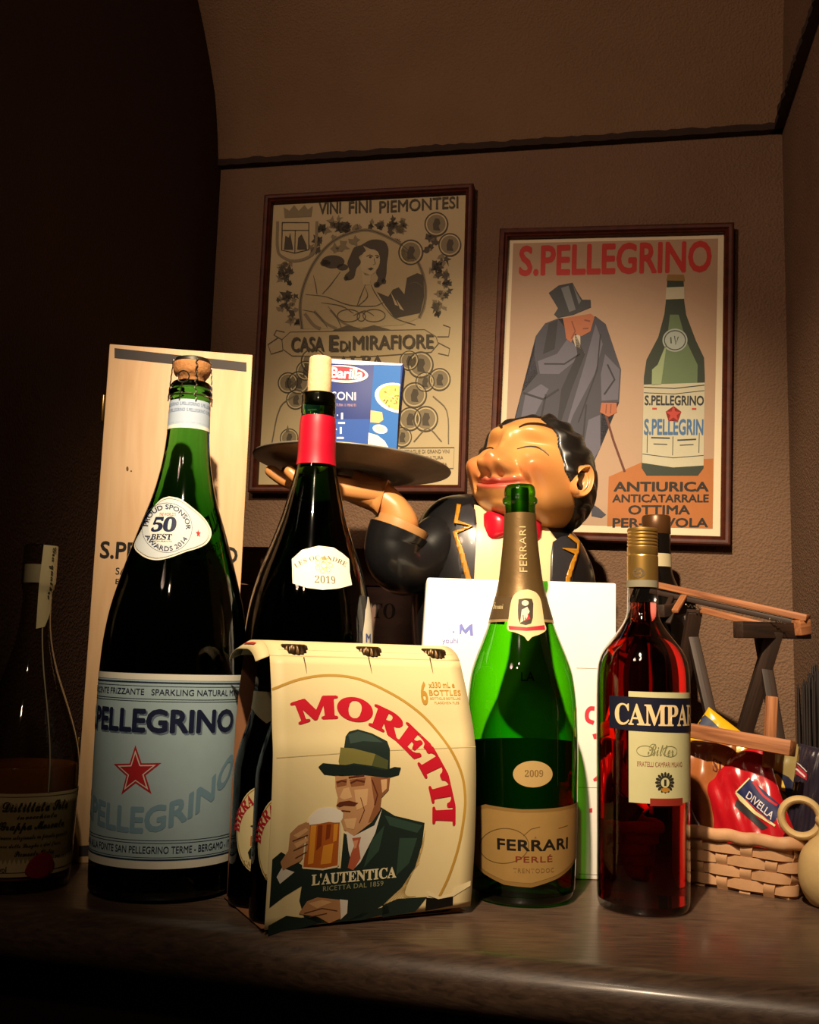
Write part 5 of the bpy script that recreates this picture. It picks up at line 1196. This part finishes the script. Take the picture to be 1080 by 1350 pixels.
pp_('bowl_print', '#e9e3dc', clip(S_ell(930, 560, 285, 180, .25)), .0006); pp_('bowl_print', '#d9b65a', clip(S_ell(945, 555, 250, 150, .25)), .0008)
pas = []
for k in range(46):
    a, q = rng.random() * 6.28, math.sqrt(rng.random()); x, y = 850 + 100 * q * math.cos(a), 555 + 120 * q * math.sin(a); pas += S_ell(x, y, 16, 7, rng.random() * 3)
pp_('pasta_print', '#e6cf86', clip(pas[:30]), .0010); pp_('pasta_print', '#a8602c', clip(pas[30:38]), .0011); pp_('pasta_print', '#6f7a34', clip(pas[38:]), .0011)
pp_('bread_print', '#d7b277', S_poly([(598, 712), (740, 735), (755, 830), (700, 870), (595, 860)]), .0006); pp_('bowl_print', '#e6e2da', S_ell(715, 945, 92, 55, .2), .0007)
pp_('bread_print', '#e2d8b8', S_ell(712, 938, 60, 32, .2), .0009)
pp_('bowl_print', '#e6e2d0', S_poly([(572, 990), (680, 1020), (770, 1090), (815, 1165), (800, 1300), (560, 1300)]), .0006)
# ================================================================ white carton behind the green bottle
KD = PT(775, 1160).y
def flatP(px, py, d=KD): q = P(px, py, d); return q
tl, trr = P(563, 763, KD), P(813, 767, KD)
zt = (tl.z + trr.z) / 2 - T
bl, br = P(536, 1160, KD).x, P(812, 1160, KD).x
wc = thing('white_carton', 'plain white carton with small red print, bright behind the green sparkling wine bottle', 'carton', (bl, KD, T), 0)
w0, t0, t1 = br - bl, tl.x - bl, trr.x - bl
b = MB(); dd = .075
b.hexa([(0, 0, 0), (w0, 0, 0), (w0, dd, 0), (0, dd, 0), (t0, 0, zt), (t1, 0, zt), (t1, dd, zt), (t0, dd, zt)])
M_WHITE = pm('white_card', '#f4f0e6', rough=.5, var=.02)
cb_ = b.build('carton_body', M_WHITE, wc, bevel=.0025)
fpx = plane_px(wc); fm0 = lambda A, l: np.stack([A[:, 0], -l + np.zeros(len(A)), A[:, 1]], 1)
def wp(name, col, sh, l=.0004): return decal(name, col, cb_, conv(sh, fpx), fm0, l)
wp('red_lettering', '#d03a48', S_stroke([(784, 934), (778, 934), (774, 940), (775, 949), (783, 953)], 5.5, False, 4) + S_poly([(781, 968), (789, 966), (788, 974), (783, 974)]) + S_poly([(782, 1027), (788, 1022), (790, 1029), (783, 1030)]) + S_poly([(777, 1066), (781, 1065), (781, 1071), (777, 1071)]) + S_stroke([(812, 934), (800, 934), (796, 940)], 5))
wp('fold_line', '#b9b2a6', S_stroke([(760, 880.5), (812, 882)], .9) + S_stroke([(763, 1038), (788, 1038)], .7) + S_stroke([(763, 1152), (790, 1153)], 1.0))
wp('blue_print', '#7d86d6', S_poly([(606, 824), (609, 822), (613, 830), (619, 824), (623, 822), (624, 838), (620, 838), (619, 830), (614, 836), (609, 830), (608, 836), (606, 836)]) + S_text('youhi', (583, 841, 604, 850), .01) + S_rect(597, 832, 599, 834), .0004)
wp('green_print', '#3a5a30', S_text('LA', (687, 886, 705, 898), .01))

# ================================================================ wine crates against the wall
M_CRATE = wood('dark_crate_wood', '#4a2c1c', '#5e3a26', scale=7, stretch=(1.5, 14, 14), rough=.6, bump=.15)
def crate(name, label, cat, x0, x1, d, z0, z1, dep, text=None):
    a = P(x0, 800, d); c = P(x1, 800, d); a.z = T + z0; o = thing(name, label, cat, a, -WA * .8)
    w = (c - a).length; h = z1 - z0; b = MB()
    b.box((w / 2, .004, h / 2), (w, .008, h - .001)); f = b.build('front_panel', M_CRATE, o, bevel=.001)
    b = MB(); b.box((.004, dep / 2, h / 2), (.008, dep - .017, h - .002)); b.build('side_panel', M_CRATE, o, bevel=.001)
    b = MB(); b.box((w - .004, dep / 2, h / 2), (.008, dep - .017, h - .002)); b.build('side_panel', M_CRATE, o, bevel=.001)
    b = MB(); b.box((w / 2, dep - .004, h / 2), (w, .008, h - .002)); b.build('back_panel', M_CRATE, o, bevel=.001)
    b = MB(); b.box((w / 2, dep / 2, h - .004), (w - .017, dep - .017, .0075)); b.build('lid', M_CRATE, o, bevel=.001)
    return o, f, w, h
o, f, w, h = crate('wine_crate', 'dark wooden wine crate stencilled with dark capitals, against the wall behind the red-necked bottle', 'crate', 312, 566, 1.53, 0, .338, .115)
fpx = plane_px(o)
tx = S_text(bold('TO'), (*fpx(490, 795), *fpx(521, 815))) if False else None
x0, zt_ = fpx(491, 795); x1, zb_ = fpx(521, 816)
decal('lettering', '#1d0f08', f, S_text(bold('TO'), (x0, zt_, x1, zb_)), fm0, .0005)
b = MB(); b.lathe([(.0003, .0022), (.0022, .0018), (.003, 0)], 14, c=(0, 0, 0), axis=Matrix.Rotation(PI / 2, 3, 'X')); q = fpx(536, 779); b.v = [(v[0] + q[0], v[1], v[2] + q[1]) for v in b.v]; b.build('nail_head', pm('nail_steel', '#9a8d74', rough=.35, metal=.8), f)
crate('wine_box', 'shallow dark wooden wine box lying on top of the stencilled wine crate', 'wine box', 316, 560, 1.532, .339, .395, .110)

# ================================================================ dark bottle behind the red bitter
VD = 1.49
p = P(867, 1110, VD)
vb = thing('dark_bottle', 'dark bottle with brown cap and small pale neck band, behind the red bitter bottle', 'bottle', (p.x, p.y, T), facing(p))
rows = [(867, 704, 18), (867, 712, 18.5), (867, 730, 19), (867, 752, 20), (868, 765, 24), (868, 780, 31), (869, 795, 36), (869, 815, 39), (869, 850, 40)]
pr = bottle_profile(rows, VD)[::-1]; R0 = pr[0][0]
prof = crom([(.0008, .006), (R0 * .8, .004), (R0 * .95, .001), (R0, .010), (R0, .1), (R0, .2)] + pr, 4); prof[0] = (.0008, .006)
MB().lathe(prof, 56).build('glass_body', pm('black_bottle_glass', '#0a0908', rough=.08, spec=.6, var=.1), vb, angle=60)
B = Round(vb, prof); vy = lambda y: P(867, y, VD).z - T
MB().lathe([(.0005, vy(680)), (.0195, vy(680.5)), (.0208, vy(683)), (.0208, vy(704)), (.0190, vy(706)), (.0005, vy(706))], 48).build('cap', pm('brown_cap', '#5a3a1e', rough=.35, metal=.4), vb)
mp = B.map(.021); decal('neck_band', '#b8ab88', vb, S_rect(-.04, vy(748), .04, vy(731)), mp, .0005, (.003, None))

# ================================================================ rustic wooden rack
M_RUST = wood('reddish_rustic_wood', '#7d4a2b', '#b3754a', scale=7, stretch=(1.5, 34, 34), rough=.6, bump=.25)
M_RDK = wood('shaded_rustic_wood', '#1c1009', '#331e11', scale=7, stretch=(1.5, 34, 34), rough=.6, bump=.25)  # the rack's wood again, with shade put into the darker colour
q = PT(950, 1060); rk = thing('wooden_rack', 'small rustic wooden rack with slanting top rails and splayed dark legs, behind the basket', 'rack', P(950, 1070, 1.27).xy.to_3d() + Vector((0, 0, T)), 0)
RI = mat4(rk).inverted()
def rp_(x, y, d): return RI @ P(x, y, d + .04)
def bar(name, a, c, w, t, mat, up=(0, 0, 1), parent=rk, bev=.0012):
    a, c = Vector(a), Vector(c); x = (c - a).normalized(); y = Vector(up).cross(x).normalized(); z = x.cross(y)
    b = MB(); b.box((0, 0, 0), ((c - a).length, w, t)); o = b.build(name, mat, parent, bevel=bev)
    o.matrix_basis = Matrix.Translation((a + c) / 2) @ Matrix((x, y, z)).transposed().to_4x4(); return o
def ground(x, y, d, px_, d2): return rp_(px_, 0, d2) if False else None
topA = (rp_(866, 771, 1.36), rp_(1066, 815, 1.235))
topB = (rp_(880, 788, 1.30), rp_(1010, 824, 1.20))
bar('top_rail', *topA, .016, .0085, M_RUST)
bar('top_rail', rp_(862, 780, 1.37), rp_(1064, 824, 1.246), .030, .007, M_RDK)
bar('top_rail', rp_(926, 804, 1.285), rp_(1014, 826, 1.225), .012, .008, M_RUST)
bar('cross_piece', rp_(973, 830, 1.20), rp_(1063, 832, 1.26), .016, .020, M_RDK)
ct = bar('cross_piece', rp_(870, 806, 1.30), rp_(912, 800, 1.36), .014, .016, M_RDK)
bar('end_block', rp_(1050, 828, 1.235), rp_(1064, 826, 1.245), .014, .019, M_RUST)  # lit end of the cross piece, in the unshaded wood colour
bar('slat', rp_(890, 806, 1.29), rp_(902, 786, 1.33), .009, .005, M_RUST)
bar('slat', rp_(874, 812, 1.30), rp_(886, 786, 1.34), .007, .004, M_RDK)
bar('slat', rp_(881, 822, 1.30), rp_(893, 792, 1.33), .007, .004, M_RDK)
def down(a, c):      # prolong a leg to the counter
    a, c = Vector(a), Vector(c); t = (.005 - a.z) / (c.z - a.z); return a + (c - a) * t
la, lb_ = rp_(916, 806, 1.285), rp_(895, 850, 1.30)
bar('leg', la, down(la, rp_(899, 905, 1.345)), .018, .012, M_RDK, (0, 1, 0))
bar('leg', rp_(907, 812, 1.31), down(rp_(907, 812, 1.31), rp_(934, 930, 1.285)), .014, .012, M_RDK, (0, 1, 0))
la = rp_(1022, 832, 1.225)
bar('leg', la, down(la, rp_(983, 960, 1.265)), .019, .012, M_RDK, (0, 1, 0))
bar('leg', rp_(1003, 838, 1.245), down(rp_(1003, 838, 1.245), rp_(1016, 915, 1.235)), .015, .010, M_RDK, (0, 1, 0))
pl = bar('lower_plank', rp_(905, 962, 1.165), rp_(1046, 987, 1.075), .016, .0165, M_RUST, (.2, 0, 1))
bar('peg', rp_(1018, 918, 1.12), rp_(1013, 1012, 1.12), .012, .008, M_RUST, (0, 1, 0))
b = MB()
for x, y in ((983, 829), (991, 828), (999, 830)):
    c = rp_(x, y, 1.2 + (x - 973) * .00067 - .0085); b.ell(c, (.0016, .001, .0016), None, 8, 6)
b.build('nail_heads', pm('nail_steel', '#9a8d74'), rk)
for px0, d0 in ((914, 1.272), (1025, 1.212)):
    b = MB()
    c = rp_(px0, 800 if px0 < 950 else 819, d0); pts = []
    for k in range(25):
        t = k / 24; pts.append(c + Vector(((t - .5) * .020, -.001 * math.cos(t * 19), .0016 * math.sin(t * 25) - (t - .5) * .004)))
    b.tube(pts, .0006, 5); b.build('wire_tie', pm('steel', '#c9c2b4'), rk)

# ================================================================ woven basket
cR = PT(1043, 1188); ba = math.radians(-40)
ux_ = Vector((math.cos(ba), math.sin(ba), 0)); uy_ = Vector((-math.sin(ba), math.cos(ba), 0)); BL, BD, BH = .178, .088, .058
org = cR - ux_ * BL
bk = thing('wicker_basket', 'shallow pale woven split-wood basket holding packets of pasta', 'basket', (org.x, org.y, T), ba)
def rrect(s, inset=0.0, fl=0.0):           # point on the rounded rectangle, s = arc length
    r = .016; L, Dp = BL + fl, BD + fl; x0 = y0 = -fl / 2
    segs = [(L - 2 * r, 'a'), (PI * r / 2, 'b'), (Dp - 2 * r, 'c'), (PI * r / 2, 'd'), (L - 2 * r, 'e'), (PI * r / 2, 'f'), (Dp - 2 * r, 'g'), (PI * r / 2, 'h')]
    tot = sum(q[0] for q in segs); s = (s % 1.0) * tot; c = {'b': (x0 + L - r, y0 + r, -PI / 2), 'd': (x0 + L - r, y0 + Dp - r, 0), 'f': (x0 + r, y0 + Dp - r, PI / 2), 'h': (x0 + r, y0 + r, PI)}
    for l, k in segs:
        if s <= l: break
        s -= l
    if k == 'a': p, n = (x0 + r + s, y0), (0, -1)
    elif k == 'c': p, n = (x0 + L, y0 + r + s), (1, 0)
    elif k == 'e': p, n = (x0 + L - r - s, y0 + Dp), (0, 1)
    elif k == 'g': p, n = (x0, y0 + Dp - r - s), (-1, 0)
    else:
        cx, cy_, a0 = c[k]; a = a0 + s / r; n = (math.cos(a), math.sin(a)); p = (cx + r * n[0], cy_ + r * n[1])
    return Vector((p[0] - n[0] * inset, p[1] - n[1] * inset, 0)), Vector((n[0], n[1], 0))
b = MB(); NS = 20; rows_ = 4; rh = (BH - .010) / rows_
for i in range(rows_):
    z0, z1 = .003 + i * rh + .0006, .003 + (i + 1) * rh - .0006; rings = []; nn = NS * 10
    for k in range(nn):
        s = k / nn; fl = .016 * (z0 + z1) / 2 / BH; p, n = rrect(s, 0, fl); o_ = .0019 * math.sin(2 * PI * (s * NS / 2) + PI * i)
        q = p + n * o_; rings.append([q + n * .0007 + Vector((0, 0, z0)), q + n * .0010 + Vector((0, 0, (z0 + z1) / 2)), q + n * .0007 + Vector((0, 0, z1)), q - n * .0006 + Vector((0, 0, z1)), q - n * .0006 + Vector((0, 0, z0))])
    rings.append(rings[0]); b.loft(rings, False)
for k in range(NS):
    rings = []
    for j in range(31):
        z = BH * j / 30; s = (k + .5) / NS; fl = .016 * z / BH; o_ = -.0019 * math.sin(2 * PI * (s * NS / 2)) * math.cos(PI * (z - .003 - rh / 2) / rh)
        w_ = .0062; L_ = 2 * (BL + BD)
        pa_, na = rrect(s - w_ / L_, 0, fl); pc, nc = rrect(s + w_ / L_, 0, fl); h_ = Vector((0, 0, z))
        rings.append([pa_ + na * (o_ + .0006) + h_, pc + nc * (o_ + .0006) + h_, pc + nc * (o_ - .0006) + h_, pa_ + na * (o_ - .0006) + h_])
    b.loft(rings)
b.box((BL / 2, BD / 2, .002), (BL - .006, BD - .006, .003))
M_WICK = pm('pale_split_wood', '#c0926a', rough=.6, var=.22, vscale=45, bump=.2, bscale=120)
b.build('woven_body', M_WICK, bk, angle=50)
rim = MB(); pts = []
for k in range(120):
    p, n = rrect(k / 120, 0, .018); pts.append(p + n * (.001 + .0008 * math.sin(k * 1.3)) + Vector((0, 0, BH + .0008 * math.sin(k * .9))))
rim.tube(pts, .0060, 12, closed=True, squash=(.75, 1.15)); rim.build('rim', M_WICK, bk)

# ================================================================ packets in the basket
def packet(name, label, c, w, h, t, rot, mat, group=None, cat='packet', crimp=.0012, seed=1):
    """a filled plastic bag: a pillow with crimped ends"""
    o = thing(name, label, cat, c, rot, group); r = np.random.default_rng(seed); ph = r.random(8) * 6.28
    b = MB(); nu, nv = 36, 44
    for side in (1, -1):
        k0 = len(b.v)
        for i in range(nv + 1):
            for j in range(nu + 1):
                u, v = -1 + 2 * j / nu, -1 + 2 * i / nv
                e = max(0, 1 - abs(u) ** 3) ** .55 * max(0, 1 - abs(v) ** 4) ** .6
                wr = crimp * (math.sin(7 * u + 5 * v + ph[0]) + .7 * math.sin(13 * v - 6 * u + ph[1]) + .6 * math.sin(19 * u + ph[2])) * e
                pin = 1 - .10 * (1 - abs(v)) ** 2 * 0 - .06 * math.cos(v * PI / 2) * -1
                b.v.append((u * w / 2 * (1 - .06 * (1 - v * v)), side * (t / 2 * e + wr * .8) + .0004 * side, h / 2 + v * h / 2))
        for i in range(nv):
            for j in range(nu):
                a = k0 + i * (nu + 1) + j; q = (a, a + 1, a + nu + 2, a + nu + 1); b.f.append(q if side < 0 else q[::-1])
    n1 = (nu + 1) * (nv + 1); edge = [i * (nu + 1) for i in range(nv + 1)]
    for i in range(nv):
        for j0 in (0, nu):
            a, c2 = i * (nu + 1) + j0, (i + 1) * (nu + 1) + j0; b.f.append((a, c2, c2 + n1, a + n1))
    for j in range(nu):
        for i0 in (0, nv):
            a = i0 * (nu + 1) + j; b.f.append((a, a + 1, a + 1 + n1, a + n1))
    ob = b.build('bag', mat, o, angle=180)
    return o, ob, drape(BVHTree.FromPolygons([Vector(v) for v in b.v], b.f), mat4(o))
def rotm(yaw, lean, roll): return tuple((Matrix.Rotation(D(yaw), 3, 'Z') @ Matrix.Rotation(D(lean), 3, 'X') @ Matrix.Rotation(D(roll), 3, 'Y')).to_euler())
zx = lambda x, y: (880 + x / 4.5, 920 + y / 4.5)
def bagart(ob, MM, name, col, sh, l=.0008): return decal(name, col, ob, conv(sh, zx), MM, l * .7, (3, 3))
film = dict(rough=.22, spec=.6, coat=.4)
# loose packets, back to front
c = P(874, 1050, 1.265); c.z = T + .045
o, ob, MM = packet('yellow_packet', 'bright yellow and slate-blue packet standing at the back of the basket, above the plank', c, .085, .148, .022, rotm(-25, -6, 36), pm('yellow_film', '#d9a414', **film), cat='packet', seed=3)
bagart(ob, MM, 'blue_panel', '#3b4258', S_poly([(135, 60), (190, 75), (265, 135), (330, 200), (135, 190)]))
c = P(925, 1050, 1.200); c.z = T + 0.010
o, ob, MM = packet('orange_packet', 'orange-brown clear packet with dark lettering leaning at the left end of the basket', c, 0.085, (P(925, 985, 1.200).z - T - 0.010) * 1.06, .028, rotm(-38, -10, -4), pm('orange_brown_film', '#9a5a30', var=.35, vscale=70, **film), cat='packet', seed=4)
bagart(ob, MM, 'label_panel', '#b9793f', S_poly([(260, 320), (400, 330), (420, 400), (330, 440), (270, 400)]))
bagart(ob, MM, 'lettering', '#5c2414', conv(S_text(bold('SI'), (270, 355, 325, 430), .01), lambda x, y: (x, y + (x - 270) * .5)), .0012)
c = P(1020, 1050, 1.200); c.z = T + 0.010
o, ob, MM = packet('navy_packet', 'navy and olive pasta packet with a yellow drop emblem, behind the red packet', c, 0.105, (P(1012, 985, 1.205).z - T - 0.010) * 1.06, .030, rotm(-44, -12, 5), pm('olive_film', '#8a7a4c', **film), cat='packet', seed=5)
bagart(ob, MM, 'navy_panel', '#191d38', S_poly([(590, 420), (640, 430), (720, 470), (800, 560), (740, 620), (650, 520)]))
bagart(ob, MM, 'label_panel', '#6f6544', S_poly([(525, 450), (585, 415), (720, 600), (745, 640), (700, 665), (600, 560)]), .0008)
bagart(ob, MM, 'yellow_drop', '#d4b24a', S_poly([(622, 455), (655, 450), (690, 500), (702, 555), (668, 545), (630, 500)], 2), .0012)
bagart(ob, MM, 'yellow_drop', '#d4b24a', S_poly([(428, 350), (468, 352), (520, 430), (525, 480), (480, 430), (430, 400)]), .0012)
c = P(1046, 1050, 1.172); c.z = T + 0.010
o, ob, MM = packet('striped_packet', 'small dark packet with red and white stripes at the right end of the basket', c, 0.040, (P(1040, 990, 1.180).z - T - 0.010) * 1.06, .016, rotm(-50, -6, 8), pm('smoky_film', '#2a2430', **film), cat='packet', seed=6)
bagart(ob, MM, 'stripes', '#a12c3c', S_poly([(690, 360), (720, 350), (830, 450), (828, 490), (760, 450)]), .0008); bagart(ob, MM, 'stripes', '#d8c9c4', S_stroke([(705, 372), (760, 415), (820, 470)], 10) + S_stroke([(735, 360), (790, 400), (830, 440)], 6), .0011)
c = P(922, 1050, 1.178); c.z = T + 0.010
o, ob, MM = packet('green_packet', 'low dark green packet with pale lettering in the left corner of the basket', c, 0.055, (P(922, 1040, 1.178).z - T - 0.010) * 1.06, .014, rotm(-40, -12, -34), pm('dark_green_film', '#2a3122', **film), cat='packet', seed=8)
bagart(ob, MM, 'lettering', '#c9c2a8', S_text('R', (150, 625, 166, 650), .01) + S_text('O', (185, 660, 203, 684), .01) + S_text('U', (220, 700, 238, 722), .01), .0010)
c = P(1006, 1050, 1.148); c.z = T + 0.020
o, ob, MM = packet('red_packet', 'shiny red pasta packet with a navy label tilted in the front of the basket', c, 0.096, (P(990, 1004, 1.150).z - T - 0.012) * 1.06, .026, rotm(-40, -14, -24), pm('red_film', '#b0121e', **film), cat='packet', seed=7)
bagart(ob, MM, 'navy_label', '#1b2150', S_poly([(408, 560), (488, 478), (585, 560), (692, 662), (622, 748), (500, 640)]))
bagart(ob, MM, 'label_edge', '#d7cf9a', S_stroke([(408, 562), (440, 600), (520, 680), (640, 760)], [10, 26, 20, 12]) + S_stroke([(408, 560), (488, 478)], 8), .0011)
bagart(ob, MM, 'red_line', '#b5202c', S_stroke([(510, 500), (570, 580), (650, 640)], 14, False, 4), .0011)
v, f_ = raw_text('DIVELLA', .01); v = v[:, :2]; lo, hi = v.min(0), v.max(0); t = (v - lo) / (hi - lo)
e1, e2 = np.array([150, 135.]), np.array([22, -38.])
bagart(ob, MM, 'lettering', '#dcd0d0', [(np.array([465, 590]) + t[:, :1] * e1 + t[:, 1:] * e2, f_)], .0012)
bagart(ob, MM, 'lettering', '#c23a3c', S_stroke([(462, 600), (612, 740)], 5), .0012)
bagart(ob, MM, 'dark_strip', '#2a2c30', S_poly([(415, 600), (450, 640), (600, 770), (560, 785), (480, 700), (400, 640)]), .0008)

# ================================================================ jug and straw bundle at the right edge
jd = PT(1098, 1196).y; p = P(1098, 1195, jd)
jg = thing('clay_jug', 'pale round clay jug with a looped handle at the right edge beside the basket', 'jug', (p.x, p.y, T), facing(p))
M_CLAY = pm('pale_clay', '#c7a873', rough=.6, var=.12, vscale=30, bump=.2, bscale=160)
jp = crom([(.0005, .003), (.014, .0), (.022, .003), (.0305, .018), (.0325, .034), (.029, .052), (.020, .064), (.0135, .070), (.0120, .077), (.0145, .084), (.0135, .088), (.0100, .086), (.0085, .074)], 6); jp[0] = (.0005, .003)
MB().lathe(jp, 56).build('jug_body', M_CLAY, jg, angle=80)
b = MB(); b.tube([(-.0085 + -.020 + .0190 * math.cos(a), .004, .085 + .0185 * math.sin(a)) for a in np.linspace(0, 2 * PI, 40, endpoint=False)], .0052, 12, closed=True, squash=(1.3, .8)); b.build('handle', M_CLAY, jg)
sd = 1.205; p = P(1078, 1060, sd)
sb = thing('straw_bundle', 'dark upright bundle of straw strands standing at the right edge beside the wall', 'straw bundle', (p.x, p.y, T), 0)
M_STRAW = pm('dark_straw', '#1f1613', rough=.45, var=.5, vscale=30)
b = MB()
for k in range(70):
    a = rng.random() * 6.28; r = .020 * math.sqrt(rng.random()); x, y = r * math.cos(a), r * math.sin(a); hh = .205 + (x + .02) * 1.1 + .012 * rng.random()
    b.tube([(x * .8, y * .8, .0), (x, y, hh * .5), (x * 1.12 + .002, y * 1.05, hh)], [.0030, .0026, .0010], 6)
o_ = b.build('strands', M_STRAW, sb); o_['kind'] = 'stuff'
b = MB(); b.tube([(.0195 * math.cos(a), .0195 * math.sin(a), .06) for a in np.linspace(0, 2 * PI, 30, endpoint=False)], .003, 8, closed=True); b.build('binding', pm('dark_cord', '#3a2a20', rough=.7), sb)
